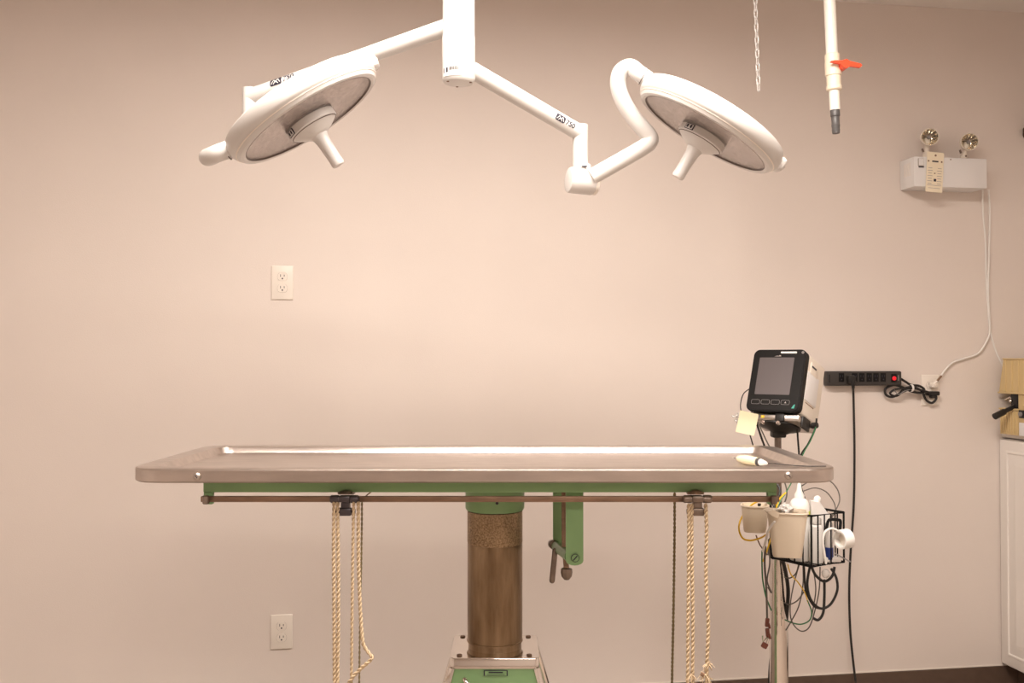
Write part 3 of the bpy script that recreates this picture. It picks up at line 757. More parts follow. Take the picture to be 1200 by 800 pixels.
P.part('print_strip', MB().box((sxp(1052.8), -.0402, sc_.z+.002), (.003, .0015, .022)), 'grey')
P.part('end_mark', MB().box((sxp(972), -.0402, sc_.z), (.003, .0012, .03)), 'blackm')
# coiled cord of the strip
YO = .022
P.part('strip_cord', MB().tube(smooth([wl(1056, 444, .03), wl(1061, 447, .03), wl(1068, 451, .03), wl(1077, 452, .03), wl(1083, 456, .03), wl(1081, 460, .034), wl(1070, 459, .034), wl(1056, 453, .03), wl(1047, 451, .026), wl(1038, 455, .024), wl(1038, 462, .024), wl(1045, 465, .024), wl(1054, 461, .034), wl(1060, 455, .04), wl(1070, 453.5, .04), wl(1080, 458, .03), wl(1085, 468, .024), wl(1092, 472, .024), wl(1097, 467, .026), wl(1096, 461, .03)], 7), .0048, 8), 'black')
P.part('cord_loop', MB().tube(smooth([wl(1068, 455, .036), wl(1058, 459, .036), wl(1050, 464, .03), wl(1043, 461, .03), wl(1048, 456.5, .034), wl(1058, 455, .044), wl(1072, 455, .046), wl(1090, 460, .04)], 7), .0042, 8), 'black')
P.part('twist_tie', MB().ring([(.0125, -.004), (.0145, -.004), (.0145, .004), (.0125, .004)], wl(1068, 454.5, .036), Matrix.Rotation(PI/2, 3, 'Y'), 14), 'paper')
P.part('spare_wire', MB().tube(smooth([wl(1048, 457, .045), wl(1053, 462, .045), wl(1060, 458, .045), wl(1066, 456.5, .045)]), .0018, 6), 'grey')
# monitor cord plugged into the strip
mc = Thing('monitor_power_cord', 'long black power cord plugged into the strip and hanging to the floor', 'cord', wl(1003, 820, .02), 'W')
mc.part('plug', MB().box((sxp(995.5), -.052, sc_.z-.002), (.030, .026, .028), .006).tube([(sxp(995.5)+.006, -.06, sc_.z-.008), wl(999.5, 449, .062), wl(1000, 455, .058)], [.010, .007, .0055], 10), 'black')
flo = wl(1004, 812, .10); flo.z = .006
mc.part('cable', MB().tube(smooth([wl(999.8, 452, .060), wl(1000.5, 480, .05), wl(1001.3, 530, .045), wl(1000.5, 590, .045), wl(997.2, 640, .045), wl(995.2, 690, .05), wl(996.5, 740, .06), wl(1001, 785, .07), wl(1004, 806, .085), flo+Vector((0, -.02, .012)), flo+Vector((-.04, -.10, 0)), flo+Vector((-.25, -.25, 0)), flo+Vector((-.45, -.45, 0))], 8), .0045, 8), 'black')

# ================================================================== CABINET AND WHAT STANDS ON IT
xf = wl(1171, 600).x
zct, zcb = wl(1171, 513.5).z, wl(1171, 777).z
cdp = .62
Cb = Thing('base_cabinet', 'white base cabinet with raised panel door in the corner', 'cabinet', (xf+.3, -.45, 0), 'W')
Cb.part('carcass', MB().box((xf+.02+(XR-xf-.02)/2, -.45, (zcb+zct)/2), (XR-xf-.022, .896, zct-zcb), .002), 'cabw')
Cb.part('toe_kick', MB().box((xf+.07+(XR-xf-.07)/2, -.45, zcb/2), (XR-xf-.075, .896, zcb), 0), 'base')
dy0, dy1 = -.004, -.445
def door(y0, y1):
    yc = (y0+y1)/2; dh = zct-zcb-.006; zc_ = (zct+zcb)/2
    d = Cb.part('door', MB().box((xf+.010, yc, zc_), (.020, abs(y1-y0), dh), .005, seg=3), 'cabw')
    fw = .052; iw = abs(y1-y0)-2*fw; ih = dh-2*fw
    Rd = Matrix(((0, 0, -1), (1, 0, 0), (0, 1, 0)))    # xy -> y,z ; +z -> -x
    def frame_ring(w0, w1, h0a, h1a, z0, z1):
        lo_ = [(rrect(iw+2*a, ih+2*a, .004, 2), z) for a, z in ((w0, z0), (w1, z1))]
        vs = []
        for o_, z in lo_: vs += [Vector((xf, yc, zc_))+Rd @ Vector((x, y, z)) for x, y in o_]
        n = len(lo_[0][0]); return vs, [(k, (k+1) % n, n+(k+1) % n, n+k) for k in range(n)]
    mb = MB()
    prof = [(.012, 0.0), (.008, .004), (.002, .004), (-.004, -.004), (-.012, -.0045), (-.040, .002), (-.046, .003)]
    for (a, za), (b, zb2) in zip(prof[:-1], prof[1:]): mb.add(*frame_ring(a, b, 0, 0, za, zb2))
    # flat field
    o_ = rrect(iw-.092, ih-.092, .004, 2); mb.add([Vector((xf, yc, zc_))+Rd @ Vector((x, y, .003)) for x, y in o_], [tuple(range(len(o_)))])
    Cb.part('raised_panel', mb, 'cabw', d)
    Cb.part('knob', MB().lathe([(.006, 0), (.005, .012), (.014, .018), (.015, .024), (.010, .029), (0, .030)], (xf, y1+.03, zct-.10), (-1, 0, 0), 18), 'chrome', d)
door(dy0, dy1); door(dy1-.004, -.892)
zw = zct+.004
single('worktop', MB().box((xf+.012+(XR-xf-.012)/2, -.45, zw+.0095), (XR-xf-.016, .90, .017), .003), 'cabw', 'thin white laminate worktop on the corner cabinet', 'worktop', (xf+.3, -.45, zw), 'W')
zw2 = zw+.018
# beige ribbed device: its ribbed side faces the table, its front is out of the frame
xd = wl(1172, 480, .03).x
def tpx(px, x=None):            # distance from the wall where a point on the device's side shows at column px
    x = xd if x is None else x
    lo_, hi_ = 0.0, 1.5
    for _ in range(40):
        m_ = (lo_+hi_)/2
        if wl(px, 480, m_).x > x: lo_ = m_
        else: hi_ = m_
    return lo_
def zat(px, py, x=None): return wl(px, py, tpx(px, x)).z
D = Thing('bench_device', 'beige ribbed two-tier bench device on the corner cabinet', 'device', (xd+.12, -.15, zw2), 'W')
def side_block(x0, x1, yb0, yb1, yt0, yt1, zlo, zhi):   # yb: back/front at the bottom, yt: at the top
    return MB().add([(x0, -yb0, zlo), (x1, -yb0, zlo), (x1, -yb1, zlo), (x0, -yb1, zlo), (x0, -yt0, zhi), (x1, -yt0, zhi), (x1, -yt1, zhi), (x0, -yt1, zhi)],
        [(3, 2, 1, 0), (4, 5, 6, 7), (0, 1, 5, 4), (1, 2, 6, 5), (2, 3, 7, 6), (3, 0, 4, 7)])
tb, tm, tf = tpx(1172), tpx(1193), tpx(1193)+.16
z_l = zat(1180, 479); z_u0, z_u1 = zat(1180, 460), zat(1182, 420.5)
lowh = D.part('lower_housing', side_block(xd, xd+.26, tb, tm, tb, tm, zw2, z_l), 'beige')
for k in range(7):
    y = tb+(tm-tb)*(k+.6)/7.4
    D.part('rib', MB().box((xd-.001, -y, zw2+(z_l-zw2)*.48), (.005, .0055, (z_l-zw2)*.86), .0012), 'beige', lowh)
D.part('lower_lip', MB().box((xd+.13, -(tb+tm)/2, z_l), (.27, tm-tb+.006, .007), .002), 'beige', lowh)
neck = D.part('neck', MB().box((xd+.13, -(tm+tf)/2, (zw2+z_u0)/2), (.26, tf-tm-.001, z_u0-zw2), .003), 'beige')
D.part('label_plate', MB().box((xd-.001, -(tm+.045), zat(1196, 485)), (.006, .074, .030), .001), 'black', neck)
D.part('label_knob', MB().cyl((xd-.004, -tpx(1197.5), zat(1196, 485)), (xd-.010, -tpx(1197.5), zat(1196, 485)), .009, 14), 'grey', neck)
D.part('card', MB().box((xd-.002, -(tpx(1195)+.05), (zw2+zat(1196, 495))/2), (.004, .10, zat(1196, 495)-zw2), .001), 'emw', neck)
up = D.part('upper_housing', side_block(xd-.004, xd+.26, tb, tf+.02, tpx(1177.5), tf+.02, z_u0, z_u1), 'beige')
for k in range(6):
    y = tpx(1180)+.038*k
    D.part('rib', MB().box((xd-.005, -y, (z_u0+z_u1)/2), (.005, .006, (z_u1-z_u0)*.92), .0012), 'beige', up)
D.part('upper_lip', MB().box((xd+.128, -(tb+tf+.02)/2, z_u0), (.272, tf+.02-tb+.008, .007), .002), 'beige', up)
D.part('top_lip', MB().box((xd+.128, -(tpx(1177.5)+tf+.02)/2, z_u1), (.272, tf+.02-tpx(1177.5)+.006, .006), .002), 'beige', up)
yk = -tpx(1187); zk = zat(1187, 469.5)
cl = D.part('clamp', MB().box((xd+.03, yk, zk), (.05, .040, z_u0-z_l), .004), 'black')
D.part('clamp_screw', MB().tube([(xd-.004, -tpx(1179), zat(1179, 468)), (xd-.004, -tpx(1186), zat(1186, 465))], .003, 8), 'chrome', cl)
D.part('clamp_ball', MB().sphere((xd+.002, -tpx(1184), zat(1184, 469.5)), .008, seg=10), 'chrome', cl)
lva = wl(1165.5, 488, -yk+.01); lvb = Vector((xd+.02, yk, zat(1184, 474)))
D.part('lever', MB().tube([lva, lva.lerp(lvb, .42), lva.lerp(lvb, .46), lvb], [.0125, .0120, .0085, .0085], 12), 'black')
# dark shelf end on the wall above
s0 = wl(1196.5, 149.5); s1_ = wl(1196.5, 162)
single('wall_shelf', MB().box((s0.x+(XR-s0.x)/2+.001, -.06, (s0.z+s1_.z)/2), (XR-s0.x-.004, .118, s0.z-s1_.z), .008), 'dkwood', 'dark brown shelf high on the wall above the cabinet, only its end in view', 'shelf', (s0.x+.2, -.06, s1_.z), 'W')

# ================================================================== MONITOR STAND
SY = 2.85
SX = lv(912, 600, SY).x
T = Thing('monitor_stand', 'chrome pole stand on castors behind the table, carrying the monitor', 'stand', (SX, SY, 0))
zmid = lv(912, 640, SY).z; ztray = lv(912, 497, SY).z
T.part('lower_pole', MB().cyl((SX, SY, .06), (SX, SY, zmid), .0265, 28, .003), 'chrome')
T.part('pole_collar', MB().cyl((SX, SY, zmid-.012), (SX, SY, zmid+.022), .0295, 24, .003), 'black')
T.part('upper_pole', MB().cyl((SX, SY, zmid), (SX, SY, ztray), .0098, 20), 'dullsteel')
T.part('base_hub', MB().lathe([(.0, .045), (.05, .045), (.05, .07), (.032, .09), (0, .09)], (SX, SY, 0), (0, 0, 1), 24), 'dullsteel')
for k in range(5):
    a = 2*PI*k/5+.5; d = Vector((math.cos(a), math.sin(a), 0)); b = Vector((SX, SY, 0))
    T.part('base_leg', MB().tube([b+d*.03+Vector((0, 0, .065)), b+d*.24+Vector((0, 0, .055))], [.016, .011], 10), 'dullsteel')
    n = Vector((-d.y, d.x, 0)); w = b+d*.235+Vector((0, 0, .022))
    T.part('castor', MB().cyl(w-n*.009, w+n*.009, .022, 16, .003).cyl(w, w+Vector((0, 0, .035)), .006, 8), 'black')
YAW = Matrix.Rotation(math.radians(-39), 3, 'Z')
mW, mH, mD = .160, .188, .140
tilt = math.radians(20)
MR = YAW @ Matrix.Rotation(-tilt, 3, 'X')
MO = lv(905.5, 483, 2.80)         # middle of the monitor's lower front edge
Mm = Matrix.Translation(MO) @ MR.to_4x4()
tray = T.part('tray', MB(Mm).box((.002, .064, -.0125), (.152, .120, .022), .006), 'steel', label='brushed metal monitor tray')
T.part('tray_clamp', MB(Mm).box((.022, .003, -.0125), (.028, .005, .024), .002), 'black', tray)
T.part('tray_clamp', MB(Mm).box((.079, .05, -.016), (.008, .055, .034), .003), 'black', tray)
T.part('tray_knob', MB(Mm).cyl((-.058, .006, -.013), (-.058, -.010, -.011), .010, 14, .003), 'black', tray)
T.part('tray_knob', MB(Mm).cyl((.076, .10, -.006), (.096, .10, -.003), .009, 14, .003), 'black', tray)
T.part('warning_dot', MB(Mm).box((-.030, .0035, -.0125), (.010, .002, .008)), 'cyel', tray)
mc_ = Mm @ Vector((.002, .064, -.0235))
T.part('mount_plate', MB(Mm).lathe([(.022, -.044), (.034, -.036), (.058, -.028), (.058, -.0236), (0, -.0236)], (.002, .058, 0), (0, 0, 1), 20), 'black')
T.part('mount_socket', MB().box((SX, SY-.003, lv(912, 505.5, SY).z), (.040, .036, .034), .005), 'black')
for lx in (-.025, .020): T.part('mount_bolt', MB(Mm).cyl((lx, .006, -.030), (lx, -.002, -.030), .006, 8), 'chrome')
# basket: wire cage clamped on the pole, yawed
BA, BB, BC = Vector((lv(903, 650, 2.80).x, 2.80, 0)), Vector((lv(951, 664, 2.67).x, 2.67, 0)), Vector((lv(989, 661, 2.735).x, 2.735, 0))
BD = BA+(BC-BB)
zT, zB = lv(951, 604.5, 2.67).z, lv(951, 664, 2.67).z
def up_(p, z): return Vector((p.x, p.y, z))
cor = [BA, BB, BC, BD]
wire = MB()
bk = T.part('basket_rim', MB().tube([up_(p, zT) for p in cor], .0032, 8, closed=True), 'blackm', label='black wire basket rim')
T.part('basket_base', MB().tube([up_(p, zB) for p in cor], .0030, 8, closed=True), 'blackm', bk)
for i in range(4):
    a, b = cor[i], cor[(i+1) % 4]
    for k in range(5):
        q = a.lerp(b, k/5)
        T.part('basket_wire', MB().tube([up_(q, zT), up_(q, zB)], .0021 if k else .0028, 6), 'blackm', bk)
for k in range(1, 7):
    T.part('basket_floor_wire', MB().tube([up_(BA.lerp(BD, k/7), zB), up_(BB.lerp(BC, k/7), zB)], .0022, 6), 'blackm', bk)
for z in (lv(905, 605, 2.80).z, lv(905, 652, 2.80).z):
    T.part('basket_clamp', MB().box((SX, SY-.034, z), (.062, .018, .020), .003).box((SX-.022, SY-.012, z), (.012, .06, .018), .003), 'black', bk)
    T.part('clamp_bolt', MB().cyl((SX-.016, SY-.048, z), (SX-.016, SY-.040, z), .0055, 8), 'chrome', bk)
hk = [lv(968, 622, 2.655), lv(970, 612, 2.655), lv(973, 608.5, 2.655), lv(982, 609, 2.665), lv(985, 611, 2.665), lv(984, 622, 2.665)]
T.part('basket_hook', MB().tube(smooth(hk, 5), .0042, 8), 'blackm', bk)

# monitor (its own thing, resting on the tray)
N = Thing('patient_monitor', 'cream vital signs monitor with black front and dark grey screen', 'monitor', MO)
N.part('casing', MB(Mm).box((.004, .012+mD/2, mH/2+.001), (mW-.018, mD, mH-.004), .008, seg=3), 'mon')
sdx = .004+(mW-.018)/2
N.part('side_handle', MB(Mm).box((sdx, .07, mH*.80), (.006, .055, .034), .002), 'mon')
N.part('side_slot', MB(Mm).box((sdx+.003, .062, mH*.83), (.003, .032, .005), .001), 'ink')
N.part('side_seam', MB(Mm).box((sdx-.0005, .070, mH*.24), (.002, .062, .0025)), 'brown')
N.part('side_door', MB(Mm).box((sdx-.001, .070, mH*.50), (.006, .085, mH*.46), .002), 'emw')
bz = N.part('bezel', MB(Mm).prism(rrect(mW, mH, .018, 6, 0, mH/2), -.014, .008, R=RXZ), 'bezel', label='black front bezel')
N.part('bezel_lip', MB(Mm).prism(rrect(mW-.006, mH-.006, .016, 6, 0, mH/2), .008, .0105, R=RXZ), 'bezel', bz)
N.part('screen', MB(Mm).prism(rrect(mW*.66, mH*.60, .002, 2, -.006, mH*.565), .0095, .0112, R=RXZ), 'screen', bz, label='dark grey switched-off screen')
for k in range(4):
    cxk = -.052+k*.030
    o_ = rrect(.026, .0135, .004, 3, cxk, mH*.145); i_ = rrect(.0244, .0119, .0034, 3, cxk, mH*.145); n_ = len(o_)
    vs = [RXZ @ Vector((x, y, .0112)) for x, y in o_]+[RXZ @ Vector((x, y, .0112)) for x, y in i_]
    N.part('button_outline', MB(Mm).add(vs, [(a, (a+1) % n_, n_+(a+1) % n_, n_+a) for a in range(n_)]), 'grey', bz)
N.part('button_icon', MB(Mm).prism([(.036, mH*.145-.002), (.041, mH*.145-.002), (.0385, mH*.145+.003)], .0105, .0113, R=RXZ), 'inkgrey', bz)
N.part('alarm_bar', MB(Mm).prism(rrect(.048, .0055, .0022, 3, .028, mH*.945), .0095, .0125, R=RXZ), 'white', bz)
N.part('maker_mark', MB(Mm).prism([(-.014, mH*.885), (.006, mH*.885), (.005, mH*.895), (.001, mH*.905), (-.001, mH*.892), (-.006, mH*.895)], .0105, .0112, R=RXZ), 'inkgrey', bz)
N.part('rivet', MB(Mm).cyl((.070, -.0100, mH*.945), (.070, -.0125, mH*.945), .004, 10), 'grey', bz)
N.part('teal_mark', MB(Mm).prism([(.058, mH*.055), (.066, mH*.055), (.068, mH*.12), (.064, mH*.11)], .0105, .0113, R=RXZ), 'teal', bz)
# sticky note and tangled sensor clip hanging on the tray
nt0 = lv(875.5, 495.5, 2.755)
nRm = Matrix.Rotation(math.radians(-20), 3, 'Z') @ Matrix.Rotation(math.radians(12), 3, 'Y')
nt_ = []
for j in range(5):
    for i in range(2):
        nt_.append(nt0+nRm @ Vector(((-.5+i)*.052, .004*math.sin(j*.9), (.5-j/4)*.062)))
nb = MB(); nb.add(nt_, [(j*2, j*2+1, j*2+3, j*2+2) for j in range(4)])
nb.add([v+Vector((0, .0008, 0)) for v in nt_], [(j*2, j*2+1, j*2+3, j*2+2) for j in range(4)])
single('sticky_note', nb, 'note', 'pale yellow paper note stuck on the monitor tray', 'note', nt0)
wc = MB()
for k in range(6):
    c = lv(861+random.uniform(0, 8), 486+random.uniform(0, 10), 2.79)
    wc.tube(smooth([c, c+Vector((random.uniform(-.015, .015), .004, random.uniform(-.012, .012))), c+Vector((random.uniform(-.02, .02), 0, random.uniform(-.015, .015)))], 4), .0022, 6)
wc.tube(smooth([lv(862, 490, 2.79), lv(872, 489, 2.80), lv(884, 492, 2.81)], 4), .002, 6)
single('sensor_lead', wc, 'clear', 'tangle of clear sensor leads beside the sticky note', 'lead', lv(865, 492, 2.79))

# bins
def bin_(px0, px1, pyt, pyb, Y, depth, taper, m, label, clip_to, rnd):
    a, b = lv(px0, pyt, Y), lv(px1, pyt, Y); zt2, zb2 = lv(px0, pyt, Y).z, lv(px0, pyb, Y).z
    c = Vector(((a.x+b.x)/2, Y+depth/2, zb2)); w = b.x-a.x
    R = Matrix.Rotation(math.radians(-14), 3, 'Z')
    th = Thing('storage_bin', label, 'bin', c)
    def lp(k, z, ins=0): return [c+R @ Vector((x, y, 0))+Vector((0, 0, z-zb2)) for x, y in rrect(w*k-2*ins, depth*k-2*ins, rnd*k, 5)]
    hgt = zt2-zb2
    th.part('bin_wall', loft([lp(taper-.04, zb2), lp(taper, zb2+.006), lp(.97, zt2-.010), lp(.99, zt2-.002), lp(1.0, zt2), lp(.96, zt2, .001), lp(taper, zb2+.008, .004)], MB()), m)
    th.part('rim', MB().tube(lp(1.0, zt2-.003), .0026, 6, closed=True), m)
    return th, c, w, zt2
b1, c1, w1, z1 = bin_(872.5, 904, 593, 625, 2.70, .070, .84, 'bin', 'small cream plastic cup hung left of the stand pole', None, .025)
b1.part('hanger', MB().box((c1.x+.035, c1.y+.03, z1-.008), (.04, .008, .014), .002), 'black')
b2, c2, w2, z2 = bin_(904, 951, 601, 655, 2.585, .085, .72, 'bin', 'larger cream plastic bin with pouring lip hung on the wire basket', None, .020)
b2.part('pour_lip', MB().prism([(-.062, .006), (-.045, .012), (-.03, .004), (-.035, -.010), (-.05, -.004)], -.03, .02, R=RXZ, o=(c2.x, c2.y-.02, z2-.004)), 'bin')
b2.part('hook', MB().box((c2.x+.03, c2.y+.045, z2-.006), (.02, .03, .010), .002), 'bin')
# folded paper in the bin
cr = bmesh.new(); bmesh.ops.create_icosphere(cr, subdivisions=3, radius=1)
for v in cr.verts:
    k = .78+.22*math.sin(v.co.x*7+2)*math.cos(v.co.z*6+v.co.y*5); v.co = Vector((v.co.x*.026*k, v.co.y*.022*k, v.co.z*.022*k))+Vector((c2.x-.006, c2.y-.005, z2+.002))
single('tissue', MB().bm(cr), 'paper', 'crumpled white tissue poking out of the cream bin', 'tissue', (c2.x, c2.y, z2-.02), ang=20)

# things in the wire basket
cen = (BA+BC)/2
def inb(px, Y): return lv(px, 640, Y).x
sb = Thing('spray_bottle', 'white spray bottle with tapered nozzle standing in the wire basket', 'bottle', (inb(937, 2.75), 2.75, zB+.003))
sxb = inb(937, 2.75); zz = lambda py, Y=2.75: lv(937, py, Y).z
sb.part('bottle_body', MB().lathe([(.0, zB+.003), (.026, zB+.003), (.028, zB+.010), (.028, zz(592)), (.022, zz(586)), (.013, zz(583))], (sxb, 2.75, 0), (0, 0, 1), 24), 'white')
sb.part('nozzle', MB().lathe([(.014, zz(584)), (.014, zz(580)), (.008, zz(575)), (.0045, zz(566)), (.002, zz(563))], (sxb, 2.75, 0), (0, 0, 1), 16), 'white')
sb.part('label_band', MB().cyl((sxb, 2.75, zz(604)), (sxb, 2.75, zz(598)), .0287, 24), 'lime')
gz = Thing('gauze_pack', 'white folded gauze pack propped in the wire basket', 'pack', (inb(960, 2.76), 2.76, zB+.004))
gx = inb(960, 2.755)
gz.part('folded_sheet', MB().add([(gx-.024, 2.75, zB+.01), (gx+.030, 2.775, zB+.01), (gx+.034, 2.77, zz(604, 2.76)), (gx+.004, 2.76, zz(588, 2.76)), (gx-.024, 2.75, zz(586, 2.76)),
    (gx-.024, 2.768, zB+.01), (gx+.030, 2.79, zB+.01), (gx+.034, 2.786, zz(604, 2.76)), (gx+.004, 2.776, zz(588, 2.76)), (gx-.024, 2.768, zz(586, 2.76))],
    [(0, 1, 2, 3, 4), (9, 8, 7, 6, 5), (0, 5, 6, 1), (1, 6, 7, 2), (2, 7, 8, 3), (3, 8, 9, 4), (4, 9, 5, 0)]), 'paper', ang=20)
gz.part('corner_tuft', MB().sphere((gx, 2.77, zz(586, 2.76)), .010, (1.1, .8, 1.2), 10), 'paper')
vb1 = Thing('white_bottle', 'white cylindrical bottle inside the wire basket next to the cream bin', 'bottle', (inb(957, 2.70), 2.715, zB+.003))
bxx = inb(956.5, 2.715)
vb1.part('bottle_body', MB().lathe([(0, zB+.003), (.018, zB+.003), (.019, zB+.008), (.019, zz(618, 2.715)), (.016, zz(615, 2.715)), (.012, zz(614, 2.715))], (bxx, 2.715, 0), (0, 0, 1), 20), 'white')
vb1.part('cap', MB().lathe([(.014, zz(614, 2.715)), (.014, zz(608, 2.715)), (.012, zz(606.5, 2.715)), (0, zz(606, 2.715))], (bxx, 2.715, 0), (0, 0, 1), 20), 'clear')
syr = Thing('sample_tube', 'clear tube with a dark blue band inside the wire basket', 'tube', (inb(971, 2.715), 2.72, zB+.003))
sxx = inb(971.5, 2.72)
syr.part('tube_wall', MB().cyl((sxx, 2.72, zB+.003), (sxx, 2.72, zz(612, 2.72)), .0105, 16, .002), 'clear')
syr.part('blue_band', MB().cyl((sxx, 2.72, zz(655, 2.72)), (sxx, 2.72, zz(641, 2.72)), .0118, 16, .001), 'blue')
syr.part('foot', MB().box((sxx+.008, 2.722, zB+.011), (.046, .024, .014), .003), 'white')
tr = Thing('tape_roll', 'white plastic ring cap hooked on the outside of the wire basket', 'roll', lv(989, 643, 2.67))
tcn = lv(985, 632, 2.655); tdr = Vector((.93, .42, .05)).normalized()
tr.part('ring', MB().ring([(.0205, -.004), (.0255, -.004), (.0262, 0), (.0262, .026), (.0225, .029), (.0205, .026)], tcn, frame_z(tdr), 30), 'white')
tr.part('disc', MB().cyl(tcn+tdr*.014, tcn+tdr*.022, .0206, 24), 'mon')
tr.part('strap', MB().tube(smooth([lv(984, 623, 2.66), lv(975, 619, 2.655), lv(967, 623, 2.65), lv(964.5, 634, 2.65), lv(966, 648, 2.655), lv(968, 660, 2.66)], 6), .0032, 8), 'white')
tr.part('pin', MB().tube([lv(978, 648, 2.66), lv(996.5, 658, 2.66)], .0020, 6), 'grey')

# ------------------------------------------------------------------ cables on the stand
def cable(L_, r, m, label, n=8):
    P_ = smooth([lv(*q) for q in L_], n)
    return single('cable', MB().tube(P_, r, 7), m, label, 'cable', P_[-1], 'L', 'monitor cables on the stand')
cable([(879, 455, 2.86), (871.5, 461, 2.87), (868, 472, 2.87), (869, 483, 2.86), (876, 489, 2.84)], .0016, 'black', 'thin black cable bowed out beside the monitor front')
cable([(878, 506, 2.79), (882, 520, 2.80), (886, 533, 2.82), (895, 560, 2.82), (905, 590, 2.80), (912, 606, 2.76)], .0019, 'black', 'thin black cable running from below the sticky note to the basket')
cable([(886, 494, 2.82), (892, 512, 2.82), (899, 532, 2.82), (906, 560, 2.80), (914, 575, 2.78), (906, 596, 2.76)], .0030, 'black', 'thick black cable left of the slim pole, above the table')
cable([(888, 494, 2.81), (897, 514, 2.81), (906, 532, 2.80), (918, 560, 2.79), (922, 580, 2.78), (914, 600, 2.76)], .0020, 'ltgrey', 'grey cable just left of the slim pole, above the table')
cable([(934, 495, 2.80), (935, 515, 2.81), (936.5, 535, 2.81), (937, 562, 2.80), (944, 588, 2.79), (948, 606, 2.79)], .0028, 'black', 'black cable hanging straight from the tray, right of the pole')
cable([(957, 490, 2.80), (955, 503, 2.80), (947, 520, 2.80), (938, 535, 2.80), (935, 562, 2.80), (942, 590, 2.80), (946, 608, 2.79)], .0028, 'black', 'black cable slanting from the tray corner down behind the table')
cable([(956, 500, 2.795), (950, 516, 2.795), (941, 532, 2.795), (930, 560, 2.80), (921, 577, 2.77), (912, 592, 2.75), (909, 606, 2.74)], .0016, 'cgreen', 'thin green cable twined with the slanting black cable')
cable([(940, 569, 2.81), (952, 562, 2.82), (968, 561, 2.83), (980, 571, 2.83), (984, 585, 2.82), (979, 598, 2.80), (973, 606, 2.78)], .0018, 'ltgrey', 'large grey cable loop arching over the wire basket')
cable([(942, 575, 2.80), (955, 571.5, 2.81), (968, 576, 2.81), (977, 588, 2.81), (979, 598, 2.80), (975, 606, 2.78)], .0016, 'ltgrey', 'smaller grey cable loop inside the large one over the basket')
cable([(910, 591, 2.74), (902, 588, 2.74), (890, 587, 2.745), (880, 592, 2.76), (873, 600, 2.775), (867.5, 610, 2.74), (866, 620, 2.70), (870, 630, 2.685), (879, 633, 2.685), (890, 630.5, 2.70), (898, 626, 2.73), (905, 618, 2.76)], .0026, 'cyel', 'yellow tube looping round the small cream cup')
cable([(921, 577, 2.73), (914, 584, 2.72), (910, 594, 2.71), (908.5, 606, 2.73), (905, 625, 2.76), (899, 644, 2.77), (894, 658, 2.77)], .0024, 'cyel', 'yellow cable curving down the pole side of the cream bin')
cable([(908, 611, 2.575), (901, 620, 2.60), (897.5, 632, 2.65), (894, 646, 2.68)], .0032, 'white', 'short thick white tube trailing from the bin lip')
cable([(893, 645, 2.72), (893, 660, 2.74), (894, 680, 2.76), (898, 700, 2.77), (904, 715, 2.78)], .0022, 'cgreen', 'green cable hanging left of the thick chrome pole')
cable([(897, 640, 2.76), (896, 660, 2.77), (898, 690, 2.77), (899, 724, 2.77)], .0030, 'ltgrey', 'grey lead carrying the alligator clips')
cable([(901, 640, 2.78), (902, 660, 2.78), (899, 680, 2.78), (904, 694, 2.78), (900, 688, 2.775)], .0022, 'ltgrey', 'short frayed grey lead close to the chrome pole')
cable([(917, 655, 2.79), (921, 672, 2.80), (923.5, 690, 2.81), (923, 706, 2.82), (921, 730, 2.84)], .0055, 'black', 'thick black hose hugging the chrome pole under the basket')
cable([(905, 762, 2.88), (903, 778, 2.88), (902, 800, 2.88), (903, 830, 2.88)], .0055, 'black', 'thick black hose behind the foot of the chrome pole')
cable([(949, 664, 2.70), (946, 684, 2.70), (950, 702, 2.70), (961, 712.5, 2.70), (973, 708, 2.70), (981, 692, 2.70), (980, 677, 2.70), (974, 666, 2.70)], .0036, 'black', 'large round black cable loop hanging under the wire basket')
cable([(951, 664, 2.69), (956, 674, 2.69), (966, 681, 2.69), (975, 675, 2.69), (978, 664, 2.69)], .0038, 'black', 'shallow black cable swag directly under the wire basket')
cable([(966, 679, 2.695), (966, 700, 2.70), (964.5, 718, 2.70), (959, 726, 2.70), (953, 724, 2.70)], .0038, 'black', 'straight black cable ending in a hook under the basket')
cable([(942, 660, 2.73), (943, 680, 2.72), (945, 694, 2.72), (954, 710, 2.72), (965, 713, 2.71)], .0030, 'black', 'black cable running from bin edge across the round loop')
cable([(937, 660, 2.76), (930, 685, 2.76), (926, 710, 2.76), (928, 728, 2.76), (938, 739, 2.76), (948, 735, 2.76), (955, 715, 2.75), (960, 690, 2.74), (961, 664, 2.74)], .0018, 'ltgrey', 'deepest grey cable loop hanging under the basket')
cable([(941, 662, 2.77), (941, 685, 2.77), (936, 710, 2.77), (927, 728, 2.77), (921, 738, 2.80)], .0018, 'ltgrey', 'grey cable swinging back to the pole under the basket')
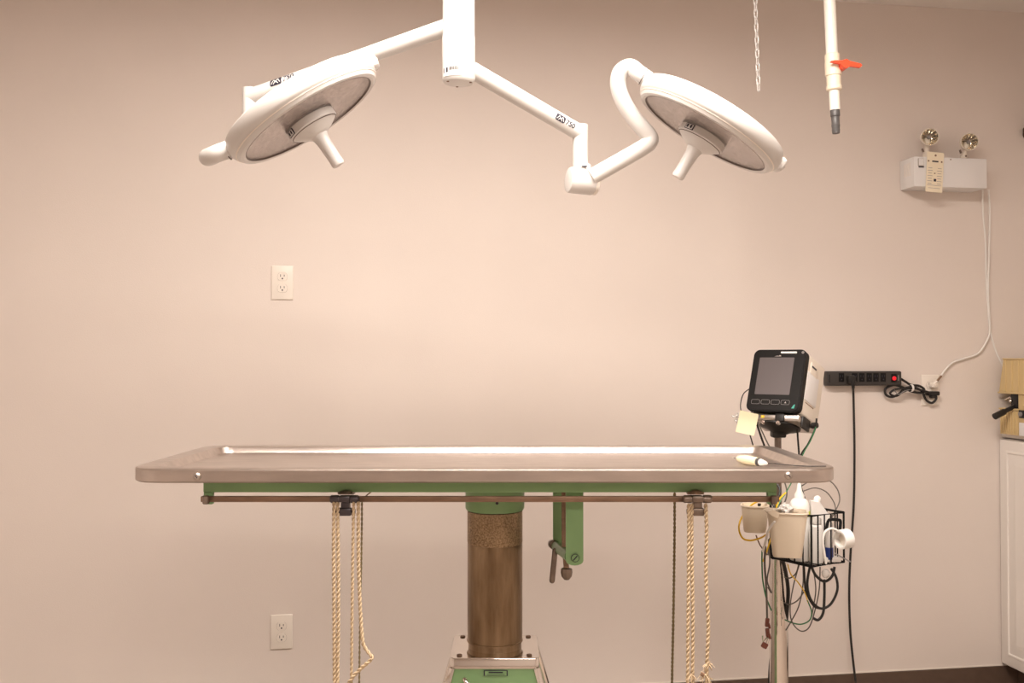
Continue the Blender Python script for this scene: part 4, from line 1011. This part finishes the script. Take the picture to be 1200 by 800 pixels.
cable([(944, 690, 2.77), (935, 703, 2.77), (925, 708, 2.79), (919, 706, 2.81)], .0018, 'ltgrey', 'short grey cable swag between pole and basket')
cable([(936, 660, 2.75), (933, 671, 2.76), (926, 677, 2.78), (919, 676, 2.80)], .0018, 'ltgrey', 'small grey cable swag close under the cream bin')
cable([(923, 661, 2.75), (927, 673, 2.75), (935, 682, 2.75), (943, 694, 2.75), (947, 706, 2.75)], .0018, 'cyel', 'thin yellow cable dropping from the cream bin')
cable([(946, 703, 2.75), (951, 716, 2.75), (949, 726, 2.75), (940, 731, 2.75), (930, 730, 2.76), (920, 726, 2.79)], .0019, 'cgreen', 'green cable loop under the basket, back to the pole')
cable([(953, 666, 2.78), (956, 690, 2.78), (953, 712, 2.78), (951, 722, 2.78)], .0018, 'ltgrey', 'straight grey cable behind the round black loop')
cable([(886, 627, 2.74), (890, 637, 2.75), (894, 643, 2.76), (899, 650, 2.77)], .0019, 'brown', 'brown cable dropping from under the small cream cup')
ac = Thing('alligator_clips', 'red brown alligator clips dangling on a grey lead', 'clip', lv(897, 760, 2.77))
for i, (px, py, a) in enumerate(((899, 729, .1), (899.5, 741, -.1))):
    ac.part('clip_sleeve', MB().box(lv(px, py, 2.77), (.011, .010, .025), .003, rot=Matrix.Rotation(a, 3, 'Y')).box(lv(px+2.2, py+4, 2.765), (.007, .008, .016), .002, rot=Matrix.Rotation(-.3, 3, 'Y')), 'redcl')
ac.part('clip_jaw', MB().tube([lv(899, 746, 2.77), lv(894, 752, 2.768), lv(893.5, 744.5, 2.768)], .0022, 6).tube([lv(901, 746, 2.77), lv(899, 753, 2.768), lv(894, 759, 2.765)], [.003, .004, .003], 8), 'chrome')
ac.part('clip_handle', MB().box(lv(896, 756, 2.765), (.018, .008, .016), .003, rot=Matrix.Rotation(.5, 3, 'Y')), 'redcl')
# clear connector below the basket
single('clear_connector', MB().lathe([(.004, -.012), (.010, -.006), (.011, .004), (.006, .012)], lv(967.5, 672, 2.685), (0, 0, 1), 14), 'clear', 'small clear plastic connector hanging under the wire basket', 'connector', lv(967.5, 677, 2.685))
